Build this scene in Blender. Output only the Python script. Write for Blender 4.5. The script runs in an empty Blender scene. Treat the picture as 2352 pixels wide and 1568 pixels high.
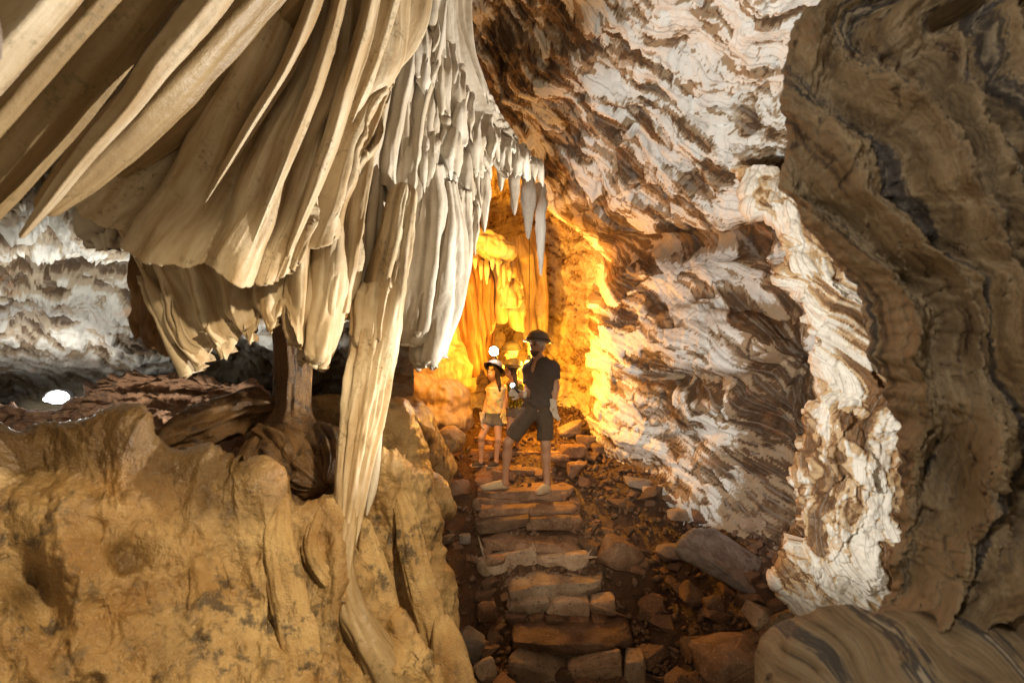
import bpy, math, random
import numpy as np
from mathutils import Vector
R = math.radians
F32 = np.float32
scene = bpy.context.scene
COL = scene.collection

# ------------------------------------------------------------------ camera
FPX = 1200.0            # focal length expressed for a 2352 px wide picture
cam_d = bpy.data.cameras.new('camera'); cam = bpy.data.objects.new('camera', cam_d)
COL.objects.link(cam); scene.camera = cam
cam_d.sensor_width = 36.0; cam_d.lens = FPX / 2352 * 36.0
cam_d.clip_start = 0.05; cam_d.clip_end = 200
cam.location = (0, 0, 0); cam.rotation_euler = (R(90), 0, 0)
cam_d.dof.use_dof = True; cam_d.dof.focus_distance = 5.2; cam_d.dof.aperture_fstop = 3.2

# ------------------------------------------------------------------ world: even warm fill added to lift the shadows
world = bpy.data.worlds.new('World'); scene.world = world; world.use_nodes = True
bg = world.node_tree.nodes['Background']
bg.inputs[0].default_value = (1.0, 0.78, 0.50, 1); bg.inputs[1].default_value = 0.34

def light(name, kind, loc, power, color, radius=0.05, target=None, cone=None, blend=0.4):
    d = bpy.data.lights.new(name, kind); o = bpy.data.objects.new(name, d); COL.objects.link(o)
    d.energy = power; d.color = color; d.shadow_soft_size = radius; o.location = loc
    if target is not None:
        o.rotation_euler = (Vector(target) - Vector(loc)).to_track_quat('-Z', 'Y').to_euler()
    if cone: d.spot_size = R(cone); d.spot_blend = blend
    return o
# lights without bodies: two flashes, an unseen orange lamp, and added fill spots
light('flash_right', 'SPOT', (2.30, 2.95, -0.80), 1000, (1.0, 0.94, 0.82), 0.035, (-1.4, 2.2, 1.65), 64, 0.35)
light('flash_left', 'SPOT', (-0.35, 1.45, -0.35), 430, (1.0, 0.98, 0.95), 0.045, (2.8, 4.4, 0.75), 82, 0.4)
light('fill_mound', 'SPOT', (0.55, 0.75, 1.1), 330, (1.0, 0.80, 0.50), 0.06, (-0.85, 1.9, -0.75), 62, 0.8)  # added warm fill for the left mound
light('fill_near_rock', 'SPOT', (-0.45, -0.3, 0.75), 52, (1.0, 0.90, 0.76), 0.06, (1.0, 1.1, 0.1), 80, 0.8)  # added soft fill for the near right rock
light('fill_stairs', 'SPOT', (0.15, 0.2, 0.5), 640, (1.0, 0.84, 0.62), 0.06, (0.42, 5.4, -1.45), 29, 0.8)  # added warm front fill on the people and steps
light('lamp_behind_flutes', 'SPOT', (-0.72, 5.35, 0.66), 760, (1.0, 0.40, 0.03), 0.07, (0.25, 8.6, 0.9), 84, 0.5)
light('fill_boulder', 'SPOT', (-0.62, 5.5, 0.40), 190, (1.0, 0.38, 0.02), 0.06, (-1.0, 6.9, -0.7), 84, 0.5)  # added orange fill on the boulders, no lamp hangs there
light('fill_recess', 'SPOT', (-2.5, 2.9, -0.75), 130, (1.0, 0.97, 0.90), 0.08, (-3.2, 4.6, 0.4), 120, 0.6)  # added fill that brightens the recess ceiling evenly

scene.view_settings.view_transform = 'Standard'
scene.view_settings.look = 'None'
scene.view_settings.exposure = 0.0
scene.view_settings.gamma = 1.0
scene.render.engine = 'CYCLES'
scene.cycles.max_bounces = 6
scene.cycles.diffuse_bounces = 3
scene.cycles.glossy_bounces = 3
scene.cycles.sample_clamp_indirect = 4.0

# ------------------------------------------------------------------ helpers: places
def PX(u, v, d):
    """a point d metres ahead of the camera, seen at (u, v)"""
    return np.array([(u - 1176.0) / FPX * d, d, (784.0 - v) / FPX * d])
def PXA(a):
    a = np.asarray(a, float)
    return np.stack([(a[..., 0] - 1176.0) / FPX * a[..., 2], a[..., 2], (784.0 - a[..., 1]) / FPX * a[..., 2]], -1)
def sstep(a, b, x):
    t = np.clip((x - a) / (b - a), 0, 1); return t * t * (3 - 2 * t)

# ------------------------------------------------------------------ helpers: noise
_rs = np.random.RandomState(7)
_M = 1023
_P = _rs.permutation(1024).astype(np.int32)
_A = _rs.rand(1024).astype(F32) * 6.2831853
_GX, _GY = np.cos(_A), np.sin(_A)
_G3 = _rs.normal(size=(1024, 3)).astype(F32); _G3 /= np.linalg.norm(_G3, axis=1)[:, None]
_RV = _rs.rand(1024).astype(F32)
def noise2(x, y, seed=0):
    x = np.asarray(x, F32) + F32(seed * 17.31); y = np.asarray(y, F32) + F32(seed * 7.77)
    xi = np.floor(x).astype(np.int32); yi = np.floor(y).astype(np.int32)
    fx = x - xi; fy = y - yi
    ux = fx * fx * fx * (fx * (fx * 6 - 15) + 10); uy = fy * fy * fy * (fy * (fy * 6 - 15) + 10)
    def g(ix, iy, dx, dy):
        h = _P[(_P[ix & _M] + iy) & _M]
        return _GX[h] * dx + _GY[h] * dy
    a = g(xi, yi, fx, fy); b = g(xi + 1, yi, fx - 1, fy)
    c = g(xi, yi + 1, fx, fy - 1); d = g(xi + 1, yi + 1, fx - 1, fy - 1)
    return ((a + (b - a) * ux) * (1 - uy) + (c + (d - c) * ux) * uy) * 1.45
def fbm2(x, y, octv=4, seed=0, gain=0.5):
    s = 0; a = 1.0; n = 0
    for i in range(octv):
        s = s + a * noise2(x * 2.03 ** i, y * 2.03 ** i, seed + i * 3); n += a; a *= gain
    return s / n * 1.3
def ridge2(x, y, octv=4, seed=0):
    s = 0; a = 1.0; n = 0
    for i in range(octv):
        s = s + a * (1 - 2 * np.abs(noise2(x * 2.03 ** i, y * 2.03 ** i, seed + i * 3))); n += a; a *= 0.5
    return s / n
def noise3(p, seed=0):
    p = np.asarray(p, F32) + F32(seed * 11.7)
    i = np.floor(p).astype(np.int32); f = p - i
    u = f * f * f * (f * (f * 6 - 15) + 10)
    out = 0
    for cx in (0, 1):
        for cy in (0, 1):
            for cz in (0, 1):
                h = _P[(_P[(_P[(i[..., 0] + cx) & _M] + i[..., 1] + cy) & _M] + i[..., 2] + cz) & _M]
                g = _G3[h]
                d = g[..., 0] * (f[..., 0] - cx) + g[..., 1] * (f[..., 1] - cy) + g[..., 2] * (f[..., 2] - cz)
                w = (u[..., 0] if cx else 1 - u[..., 0]) * (u[..., 1] if cy else 1 - u[..., 1]) * (u[..., 2] if cz else 1 - u[..., 2])
                out = out + d * w
    return out * 1.5
def fbm3(p, octv=3, seed=0):
    s = 0; a = 1.0; n = 0
    for i in range(octv):
        s = s + a * noise3(p * 2.03 ** i, seed + i * 3); n += a; a *= 0.5
    return s / n * 1.3
def cell2(x, y, seed=0, facet=False):
    """voronoi: distance to the nearest border (roughly), random value of the cell"""
    x = np.asarray(x, F32) + F32(seed * 3.3); y = np.asarray(y, F32)
    xi = np.floor(x).astype(np.int32); yi = np.floor(y).astype(np.int32)
    f1 = np.full(x.shape, 9, F32); f2 = f1.copy(); rid = np.zeros(x.shape, F32); ox = rid.copy(); oy = rid.copy(); r2 = rid.copy(); r3 = rid.copy()
    for dx in (-1, 0, 1):
        for dy in (-1, 0, 1):
            h = _P[(_P[(xi + dx) & _M] + yi + dy) & _M]
            px = xi + dx + 0.1 + 0.8 * _RV[h]; py = yi + dy + 0.1 + 0.8 * _RV[(h * 7 + 13) & _M]
            d = np.hypot(px - x, py - y)
            m = d < f1
            f2 = np.where(m, f1, np.minimum(f2, d)); rid = np.where(m, _RV[(h * 5 + 3) & _M], rid); f1 = np.where(m, d, f1)
            if facet: ox = np.where(m, x - px, ox); oy = np.where(m, y - py, oy); r2 = np.where(m, _RV[(h * 11 + 5) & _M], r2); r3 = np.where(m, _RV[(h * 23 + 9) & _M], r3)
    if facet: return f2 - f1, rid, (r2 - .5) * ox + (r3 - .5) * oy
    return f2 - f1, rid

# ------------------------------------------------------------------ helpers: meshes
def mesh_np(name, co, quads=None, tris=None, attrs=None, smooth=True):
    me = bpy.data.meshes.new(name)
    co = np.ascontiguousarray(co, F32).reshape(-1, 3)
    nq = 0 if quads is None else len(quads); nt = 0 if tris is None else len(tris)
    me.vertices.add(len(co)); me.vertices.foreach_set('co', co.ravel())
    idx = []
    if nq: idx.append(np.asarray(quads, np.int32).ravel())
    if nt: idx.append(np.asarray(tris, np.int32).ravel())
    idx = np.concatenate(idx)
    me.loops.add(len(idx)); me.loops.foreach_set('vertex_index', idx)
    me.polygons.add(nq + nt)
    st = np.concatenate([np.arange(nq) * 4, nq * 4 + np.arange(nt) * 3]).astype(np.int32)
    me.polygons.foreach_set('loop_start', st)
    if smooth: me.polygons.foreach_set('use_smooth', np.ones(nq + nt, bool))
    me.update(calc_edges=True)
    for k, a in (attrs or {}).items():
        a = np.ascontiguousarray(a, F32)
        if a.ndim > 1 and a.shape[-1] == 3 and a.size == len(co) * 3:
            at = me.attributes.new(k, 'FLOAT_VECTOR', 'POINT'); at.data.foreach_set('vector', a.ravel())
        else:
            at = me.attributes.new(k, 'FLOAT', 'POINT'); at.data.foreach_set('value', a.ravel())
    return me
def grid_quads(nv, nu, wrap=False, off=0):
    i = np.arange(nv - 1)[:, None]; j = np.arange(nu if wrap else nu - 1)[None, :]
    j2 = (j + 1) % nu
    return np.stack([i * nu + j, i * nu + j2, (i + 1) * nu + j2, (i + 1) * nu + j], -1).reshape(-1, 4) + off
def obj(name, me, mat=None, parent=None):
    o = bpy.data.objects.new(name, me); COL.objects.link(o)
    if mat is not None:
        if len(me.materials) == 0: me.materials.append(mat)
    if parent is not None: o.parent = parent
    return o
def tag(o, label=None, cat=None, group=None, kind=None):
    if label: o['label'] = label
    if cat: o['category'] = cat
    if group: o['group'] = group
    if kind: o['kind'] = kind
    return o
def empty(name, loc=(0, 0, 0)):
    o = bpy.data.objects.new(name, None); COL.objects.link(o); o.location = loc; o.empty_display_size = 0.1
    return o
def origin_to(o, p):
    """move the object's origin to p without moving its surface"""
    p = Vector(p); me = o.data
    n = len(me.vertices); a = np.empty(n * 3, F32); me.vertices.foreach_get('co', a)
    a = a.reshape(-1, 3) - np.array(p, F32); me.vertices.foreach_set('co', a.ravel()); me.update()
    o.location = p
    return o

def _cr(P, n):
    """Catmull-Rom along axis 0, n samples"""
    P = np.asarray(P, float); m = len(P)
    t = np.linspace(0, m - 1, n); i = np.minimum(np.floor(t).astype(int), m - 2); f = (t - i)
    Q = np.concatenate([[2 * P[0] - P[1]], P, [2 * P[-1] - P[-2]]])
    sh = (n,) + (1,) * (P.ndim - 1); f = f.reshape(sh)
    p0, p1, p2, p3 = Q[i], Q[i + 1], Q[i + 2], Q[i + 3]
    return 0.5 * (2 * p1 + (p2 - p0) * f + (2 * p0 - 5 * p1 + 4 * p2 - p3) * f ** 2 + (3 * p1 - p0 - 3 * p2 + p3) * f ** 3)
def bicubic(ctrl, nv, nu):
    a = _cr(np.asarray(ctrl, float), nv)
    return np.swapaxes(_cr(np.swapaxes(a, 0, 1), nu), 0, 1)
def grid_normals(W, toward=(0, 0, 0)):
    du = np.gradient(W, axis=1); dv = np.gradient(W, axis=0)
    n = np.cross(du, dv); n /= np.linalg.norm(n, axis=-1, keepdims=True) + 1e-9
    if ((np.asarray(toward) - W) * n).sum() < 0: n = -n
    return n
def sheet(name, W, mat, attrs=None, flip=False, parent=None):
    nv, nu = W.shape[:2]
    q = grid_quads(nv, nu)
    n = grid_normals(W)
    du = W[1, 1] - W[1, 0]
    fn = np.cross(W[:-1, 1:] - W[:-1, :-1], W[1:, :-1] - W[:-1, :-1])
    if (fn * n[:-1, :-1]).sum() < 0: q = q[:, ::-1]
    return obj(name, mesh_np(name, W, q, attrs=attrs), mat, parent)

# ------------------------------------------------------------------ helpers: materials
class NT:
    def __init__(self, name):
        self.m = bpy.data.materials.new(name); self.m.use_nodes = True
        self.t = self.m.node_tree; self.bsdf = self.t.nodes['Principled BSDF']
    def n(self, typ, ins=None, **kw):
        nd = self.t.nodes.new('ShaderNode' + typ)
        for k, v in kw.items(): setattr(nd, k, v)
        for k, v in (ins or {}).items():
            if isinstance(v, bpy.types.NodeSocket): self.t.links.new(v, nd.inputs[k])
            else: nd.inputs[k].default_value = v
        return nd
    def attr(self, name): return self.n('Attribute', attribute_name=name)
    def math(self, op, a, b=0.0, c=0.0, clamp=False):
        return self.n('Math', {0: a, 1: b, 2: c}, operation=op, use_clamp=clamp).outputs[0]
    def noise(self, vec, scale, detail=4, rough=0.55, dist=0.0):
        i = {'Scale': scale, 'Detail': detail, 'Roughness': rough, 'Distortion': dist}
        if vec is not None: i['Vector'] = vec
        return self.n('TexNoise', i).outputs[0]
    def mapr(self, x, a, b, c=0.0, d=1.0):
        return self.n('MapRange', {0: x, 1: a, 2: b, 3: c, 4: d}).outputs[0]
    def ramp(self, fac, stops, interp='LINEAR'):
        r = self.n('ValToRGB', {0: fac}); cr = r.color_ramp; cr.interpolation = interp
        while len(cr.elements) < len(stops): cr.elements.new(0.5)
        for e, (p, c) in zip(cr.elements, stops): e.position = p; e.color = (*c, 1)
        return r.outputs[0]
    def mix(self, f, a, b, blend='MIX'):
        nd = self.n('Mix', data_type='RGBA', blend_type=blend)
        for k, v in ((0, f), (6, a), (7, b)):
            if isinstance(v, bpy.types.NodeSocket): self.t.links.new(v, nd.inputs[k])
            else: nd.inputs[k].default_value = v if k == 0 else (*v, 1)
        return nd.outputs[2]
    def pos(self): return self.n('NewGeometry').outputs['Position']
    def objc(self): return self.n('TexCoord').outputs['Object']
    def scalev(self, vec, s): return self.n('Mapping', {'Vector': vec, 'Scale': s}).outputs[0]
    def bump(self, h, strength=0.3, dist=0.01):
        b = self.n('Bump', {'Height': h, 'Strength': strength, 'Distance': dist}); return b.outputs[0]
    def out(self, color=None, rough=None, normal=None, spec=None, **kw):
        for k, v in (('Base Color', color), ('Roughness', rough), ('Normal', normal), ('Specular IOR Level', spec)):
            if v is None: continue
            if isinstance(v, bpy.types.NodeSocket): self.t.links.new(v, self.bsdf.inputs[k])
            else: self.bsdf.inputs[k].default_value = (*v, 1) if k == 'Base Color' else v
        for k, v in kw.items(): self.bsdf.inputs[k.replace('_', ' ')].default_value = v
        return self.m

def m_marble(name, white=(0.78, 0.765, 0.71), tan=(0.33, 0.24, 0.145), brown=(0.13, 0.07, 0.03), rust=(0.42, 0.18, 0.06)):
    t = NT(name); p = t.pos()
    lay = t.attr('layer').outputs['Fac']; dirt_shade = t.attr('dirt_shade').outputs['Fac']; st = t.attr('strat').outputs['Fac']
    fine = t.noise(p, 22, 5, 0.6); med = t.noise(p, 4.5, 4)
    l2 = t.math('ADD', lay, t.math('MULTIPLY', t.math('SUBTRACT', fine, 0.5), 0.34))
    l2 = t.math('SUBTRACT', l2, t.math('MULTIPLY', dirt_shade, 0.42))
    base = t.ramp(l2, [(0.0, tuple(c * 0.55 for c in brown)), (0.22, brown), (0.36, tan), (0.50, tuple(c * 1.15 for c in tan)),
                       (0.56, tuple(0.5 * (a + b) for a, b in zip(white, tan))), (0.64, white), (1.0, tuple(min(1, c * 1.06) for c in white))])
    # thin grey and ochre strata lines
    ln = t.noise(t.n('CombineXYZ', {0: t.math('MULTIPLY', st, 0.11), 1: t.math('MULTIPLY', med, 2.0)}).outputs[0], 1.0, 3, 0.6)
    lines = t.mapr(ln, 0.52, 0.62)
    base = t.mix(t.math('MULTIPLY', lines, 0.55), base, (0.30, 0.265, 0.22), 'MIX')
    rs = t.mapr(t.noise(p, 3.1, 5, 0.65, 0.6), 0.58, 0.72)
    base = t.mix(t.math('MULTIPLY', rs, 0.42), base, rust)
    base = t.mix(t.math('MULTIPLY', t.mapr(med, 0.48, 0.7), 0.22), base, tuple(c * 0.9 for c in tan))
    nrm = t.bump(t.math('ADD', t.noise(p, 60, 4, 0.7), t.math('MULTIPLY', t.noise(p, 16, 5, 0.65, 0.4), 1.6)), 0.55, 0.012)
    return t.out(base, t.mapr(fine, 0.3, 0.7, 0.55, 0.8), nrm, 0.3)
MARBLE = m_marble('layered_marble')
MARBLE_RUST = m_marble('layered_marble_rusty', white=(0.80, 0.75, 0.64), tan=(0.55, 0.38, 0.20), brown=(0.24, 0.12, 0.045), rust=(0.55, 0.25, 0.08))
MARBLE_GREY = m_marble('layered_marble_grey', white=(0.55, 0.54, 0.49), tan=(0.33, 0.27, 0.19), brown=(0.12, 0.075, 0.04))
MARBLE_CHAMBER = m_marble('layered_limestone_chamber', white=(0.72, 0.62, 0.42), tan=(0.50, 0.37, 0.20), brown=(0.20, 0.11, 0.05))

def m_calcite(name, light_c=(0.65, 0.55, 0.395), dark_c=(0.36, 0.24, 0.12), stain=(0.14, 0.10, 0.04), rough=0.46, staina=0.65):
    t = NT(name); p = t.pos(); st = t.attr('st').outputs['Vector']
    streak = t.noise(t.scalev(st, (22, 1.6, 1)), 1.0, 5, 0.6)
    blot = t.noise(p, 2.6, 5, 0.6, 0.3); sp = t.noise(p, 45, 4, 0.7)
    c = t.mix(t.mapr(streak, 0.36, 0.66), dark_c, light_c)
    c = t.mix(t.math('MULTIPLY', t.mapr(blot, 0.46, 0.66), 0.65), c, dark_c)
    spots = t.math('MULTIPLY', t.mapr(sp, 0.52, 0.62), t.mapr(t.noise(p, 5.5, 3), 0.50, 0.62))
    c = t.mix(t.math('MULTIPLY', spots, staina), c, stain)
    h = t.math('ADD', t.math('MULTIPLY', streak, 1.2), t.math('ADD', t.math('MULTIPLY', t.noise(p, 30, 4, 0.6), 0.9), t.math('MULTIPLY', sp, 0.4)))
    return t.out(c, t.mapr(blot, 0.3, 0.7, rough - 0.1, rough + 0.15), t.bump(h, 0.35, 0.012), 0.35)
CALCITE = m_calcite('calcite_cream')
CALCITE_TAN = m_calcite('calcite_tan', (0.40, 0.285, 0.15), (0.22, 0.14, 0.06), (0.13, 0.10, 0.04))
CALCITE_PALE = m_calcite('calcite_pale', (0.66, 0.61, 0.53), (0.45, 0.37, 0.27), (0.2, 0.14, 0.08), 0.6, 0.25)
CALCITE_BROWN = m_calcite('calcite_brown', (0.34, 0.19, 0.075), (0.16, 0.08, 0.03), (0.05, 0.03, 0.015), 0.4)

def m_wet(name, c1, c2, c3, rough=(0.18, 0.6), scale=3.0, bump=0.6):
    t = NT(name); p = t.pos()
    a = t.noise(p, scale, 6, 0.62, 0.3); b = t.noise(p, scale * 5, 5, 0.7); f = t.noise(p, scale * 22, 4, 0.7)
    c = t.mix(t.mapr(a, 0.36, 0.66), c1, c2)
    pat = t.math('MULTIPLY', t.mapr(b, 0.50, 0.60), t.mapr(t.noise(p, scale * 1.3, 4, 0.6), 0.44, 0.58))
    c = t.mix(t.math('MULTIPLY', pat, 0.85), c, c3)
    h = t.math('ADD', b, t.math('MULTIPLY', f, 0.75))
    wet = t.attr('wet').outputs['Fac']
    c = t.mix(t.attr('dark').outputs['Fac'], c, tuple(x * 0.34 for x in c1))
    r = t.math('SUBTRACT', t.mapr(f, 0.35, 0.65, rough[1] - 0.08, rough[1] + 0.08), t.math('MULTIPLY', wet, rough[1] - rough[0]))
    return t.out(c, r, t.bump(h, bump, 0.03), 0.5)
MOUND = m_wet('flowstone_tan', (0.30, 0.165, 0.055), (0.56, 0.39, 0.18), (0.07, 0.052, 0.035), (0.10, 0.46), 2.6, 0.6)
WET_BROWN = m_wet('wet_brown_flowstone', (0.12, 0.062, 0.024), (0.24, 0.135, 0.055), (0.05, 0.035, 0.025), (0.16, 0.55), 4.0, 0.55)
LEDGE = m_wet('ledge_clay', (0.15, 0.07, 0.032), (0.25, 0.13, 0.06), (0.07, 0.04, 0.022), (0.6, 0.8), 3.0, 0.8)
MUD = m_wet('cave_mud', (0.075, 0.036, 0.017), (0.12, 0.062, 0.03), (0.035, 0.02, 0.012), (0.14, 0.62), 3.0, 0.9)

def m_stone(name, c1, c2, c3, s=6.0, rough=0.75):
    t = NT(name); p = t.objc(); rnd = t.n('ObjectInfo').outputs['Random']
    pv = t.n('VectorMath', {0: p, 1: t.n('CombineXYZ', {0: t.math('MULTIPLY', rnd, 9.0), 1: rnd, 2: rnd}).outputs[0]}, operation='ADD').outputs[0]
    a = t.noise(pv, s, 5, 0.6, 0.4); f = t.noise(pv, s * 7, 4, 0.7)
    c = t.mix(t.mapr(a, 0.4, 0.62), c1, c2)
    c = t.mix(t.mapr(f, 0.55, 0.68), c, c3)
    c = t.mix(1.0, c, t.ramp(rnd, [(0, (0.6, 0.58, 0.55)), (0.5, (1, 0.95, 0.9)), (1, (1.25, 1.1, 1.0))]), 'MULTIPLY')
    return t.out(c, rough, t.bump(t.math('ADD', a, t.math('MULTIPLY', f, 0.5)), 0.6, 0.02), 0.35)
STONE = m_stone('rubble_stone', (0.14, 0.08, 0.045), (0.24, 0.155, 0.10), (0.33, 0.25, 0.18))
def m_slate():
    t = NT('grey_slate'); p = t.objc()
    a = t.noise(t.scalev(p, (2.5, 4.5, 4)), 3.0, 6, 0.65, 0.8); f = t.noise(t.scalev(p, (5, 11, 8)), 5.0, 4, 0.7); g = t.noise(p, 30, 4, 0.7)
    c = t.mix(t.mapr(a, 0.36, 0.64), (0.15, 0.115, 0.095), (0.29, 0.245, 0.215))
    c = t.mix(t.math('MULTIPLY', t.mapr(f, 0.54, 0.66), 0.7), c, (0.09, 0.065, 0.05))
    c = t.mix(t.math('MULTIPLY', t.mapr(g, 0.58, 0.7), 0.4), c, (0.36, 0.27, 0.2))
    return t.out(c, 0.7, t.bump(t.math('ADD', a, t.math('ADD', f, t.math('MULTIPLY', g, 0.5))), 0.8, 0.02), 0.35)
SLATE = m_slate()
STONE_GREY = m_stone('grey_schist', (0.20, 0.165, 0.145), (0.27, 0.235, 0.21), (0.14, 0.11, 0.095), 5.0)
STONE_STEP = m_stone('step_stone', (0.26, 0.19, 0.13), (0.40, 0.32, 0.24), (0.10, 0.065, 0.04), 5.0)
def m_plain(name, c, rough=0.7, c2=None, s=40, bump=0.2, **kw):
    t = NT(name); p = t.objc()
    n = t.noise(p, s, 4, 0.6)
    col = t.mix(t.mapr(n, 0.35, 0.65), c, c2 or tuple(x * 0.75 for x in c))
    return t.out(col, rough, t.bump(n, bump, 0.004), **kw)
def m_emit(name, c, s):
    t = NT(name); return t.out((0.8, 0.8, 0.8), 0.3, Emission_Color=(*c, 1), Emission_Strength=s)
# ================================================================== the setting: cave walls, ceiling, floor
def plates(U, V, T, S, seed, su=130., sv=36., cu=80., cv=32., levels=3.6, edge=0.10):
    """terraced plates of peeling rock: returns (relief 0..1, layer 0..1)"""
    h = 0.62 * fbm2(S / su, T / sv, 3, seed) + 0.20 * fbm2(S / 40., T / 16., 3, seed + 5)
    w1 = 10 * fbm2(S / 40, T / 40, 2, seed + 8)
    b, r = cell2((S + w1) / cu, (T + w1) / cv, seed + 1)
    b2, r2 = cell2((S - w1) / (cu * 0.42), (T + w1) / (cv * 0.5), seed + 2)
    h = h + 0.75 * (r - 0.5) + 0.34 * (r2 - 0.5)
    q = (h + 1.0) * levels
    k = np.floor(q); f = q - k
    ter = (k + sstep(0.0, edge, f)) / levels - 1.0          # plates with steep edges
    crack = np.minimum(sstep(0.0, 0.10, b), 0.45 + 0.55 * sstep(0.0, 0.14, b2))
    lay = np.clip(0.56 + 1.05 * (k / levels - 1.0 + 0.14), 0.05, 0.95)
    return ter, lay, crack
def blob(U, V, pts):
    s = np.zeros_like(U)
    for (u, v, ru, rv, a) in pts:
        s = s + a * np.exp(-((U - u) / ru) ** 2 - ((V - v) / rv) ** 2)
    return s

# ---- the long right wall, leaning over the passage
def right_wall():
    u = [[300, 700, 950, 1200, 1450, 1700, 2000, 2500, 3000],
         [700, 900, 1030, 1220, 1430, 1650, 1900, 2300, 2700],
         [960, 1060, 1150, 1290, 1460, 1660, 1880, 2160, 2500],
         [1330, 1258, 1295, 1385, 1510, 1670, 1860, 2130, 2400],
         [1420, 1345, 1372, 1440, 1550, 1690, 1850, 2120, 2400],
         [1440, 1352, 1362, 1440, 1550, 1690, 1850, 2120, 2400],
         [1440, 1360, 1372, 1445, 1560, 1700, 1850, 2120, 2400],
         [1440, 1395, 1415, 1480, 1590, 1720, 1850, 2120, 2400],
         [1440, 1420, 1450, 1520, 1620, 1740, 1870, 2120, 2400]]
    v = [-420, -60, 230, 470, 600, 790, 1000, 1280, 1600]
    d = [[3.2, 3.0, 2.8, 2.6, 2.4, 2.2, 2.0, 1.8, 1.6],
         [4.2, 4.0, 3.9, 3.7, 3.5, 3.2, 2.9, 2.5, 2.2],
         [5.6, 5.3, 5.0, 4.8, 4.5, 4.2, 3.8, 3.3, 3.0],
         [9.0, 6.9, 6.2, 5.8, 5.3, 4.7, 4.2, 3.7, 3.4],
         [9.5, 7.8, 6.95, 6.55, 6.0, 5.45, 4.75, 3.9, 3.5],
         [9.5, 8.0, 7.0, 6.3, 5.55, 4.9, 4.4, 3.9, 3.5],
         [9.5, 7.8, 6.9, 6.2, 5.6, 5.0, 4.5, 4.0, 3.6],
         [9.5, 7.4, 6.6, 5.9, 5.2, 4.7, 4.3, 3.9, 3.6],
         [9.5, 7.0, 6.2, 5.6, 5.0, 4.5, 4.2, 3.8, 3.5]]
    c = np.stack([np.array(u, float), np.repeat(np.array(v, float)[:, None], 9, 1), np.array(d)], -1)
    nv, nu = 510, 430
    # spend the rows and columns where the camera sees the wall
    G = bicubic(c, nv, nu)
    U, V = G[..., 0], G[..., 1]
    W = PXA(G)
    ang_u = np.linspace(0, 3200, 200)
    a1 = np.interp(ang_u, [0, 1050, 1250, 1450, 1700, 2000, 3200], np.tan(np.radians([60, 60, 52, 34, 16, 10, 8])))
    g1 = np.cumsum(a1) * (ang_u[1] - ang_u[0])
    G1 = np.interp(U, ang_u, g1)
    w = sstep(640, 900, V)
    G2 = 0.75 * U
    T = V - (G1 - np.interp(1600, ang_u, g1)) * (1 - w) - 0.75 * (U - 1600) * w
    T = T + 62 * fbm2(U / 330, V / 330, 2, 3) + 15 * fbm2(U / 110, V / 110, 2, 9)
    S = U * 0.85 + V * 0.5
    ter, lay, crack = plates(U, V, T, S, 21)
    n = grid_normals(W)
    big = 0.20 * fbm2(U / 330, V / 300, 4, 40)
    fold = 0.035 * np.sin(T / 46. + 2.5 * fbm2(U / 200, V / 200, 2, 50))
    # undercut band running across the middle of the wall, second one lower down
    cut = blob(U, V, [(1500, 580, 130, 26, 1), (1650, 560, 140, 28, 1), (1780, 540, 90, 26, .8), (1400, 600, 60, 40, .7),
                      (1700, 690, 130, 22, .8), (1640, 880, 150, 30, .9), (1800, 850, 60, 60, 1), (1500, 870, 90, 20, .6),
                      (1770, 960, 60, 170, 1.6), (1750, 1180, 70, 100, 1.3), (1790, 730, 40, 60, 1.0)])
    calm = np.clip(sstep(0.0, 0.35, fbm2(U / 210, V / 170, 2, 140)) + blob(U, V, [(1640, 230, 150, 120, .7), (1560, 90, 120, 60, .5)]), 0, 1)
    lay = np.clip(lay + 0.05 + 0.16 * calm, 0, .95)
    fb, fr, ft = cell2((S + 30 * fbm2(U / 90, V / 90, 2, 31)) / 190, (T + 20 * fbm2(U / 70, V / 70, 2, 32)) / 95, 15, True)
    gb, gr, gt = cell2(S / 75, T / 40, 16, True)
    facet = 0.10 * (fr - .5) + 0.20 * ft + 0.035 * (gr - .5) + 0.07 * gt
    facet = facet * (1 - .4 * calm)
    disp = big + 0.4 * fold + facet + (0.028 - 0.010 * calm) * ter - 0.014 * (1 - crack) - 0.22 * np.clip(cut, 0, 1.7) + 0.010 * fbm2(U / 14, V / 14, 3, 77)
    W = W + n * disp[..., None]
    dirt_shade = 1.3 * np.clip(cut, 0, 1) + blob(U, V, [(1130, 160, 70, 170, .75), (1220, 330, 70, 140, .7), (1330, 480, 90, 90, .6), (1200, 60, 110, 110, .35), (1390, 330, 60, 160, .35),  # shade of undercuts and ridge hollow painted in, together with brown staining
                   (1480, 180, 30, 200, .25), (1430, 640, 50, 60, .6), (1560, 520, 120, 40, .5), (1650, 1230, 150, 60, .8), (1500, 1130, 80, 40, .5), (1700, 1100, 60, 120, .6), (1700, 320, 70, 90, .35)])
    dirt_shade = dirt_shade - 0.10 + 0.35 * fbm2(U / 160, V / 120, 3, 90) + 0.8 * (1 - crack)
    o = sheet('cave_wall', W, MARBLE, {'layer': lay, 'dirt_shade': np.clip(dirt_shade, -0.1, 1.2), 'strat': T})
    tag(o, 'long leaning cave wall of peeling white and brown banded marble', kind='structure')
right_wall()

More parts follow.
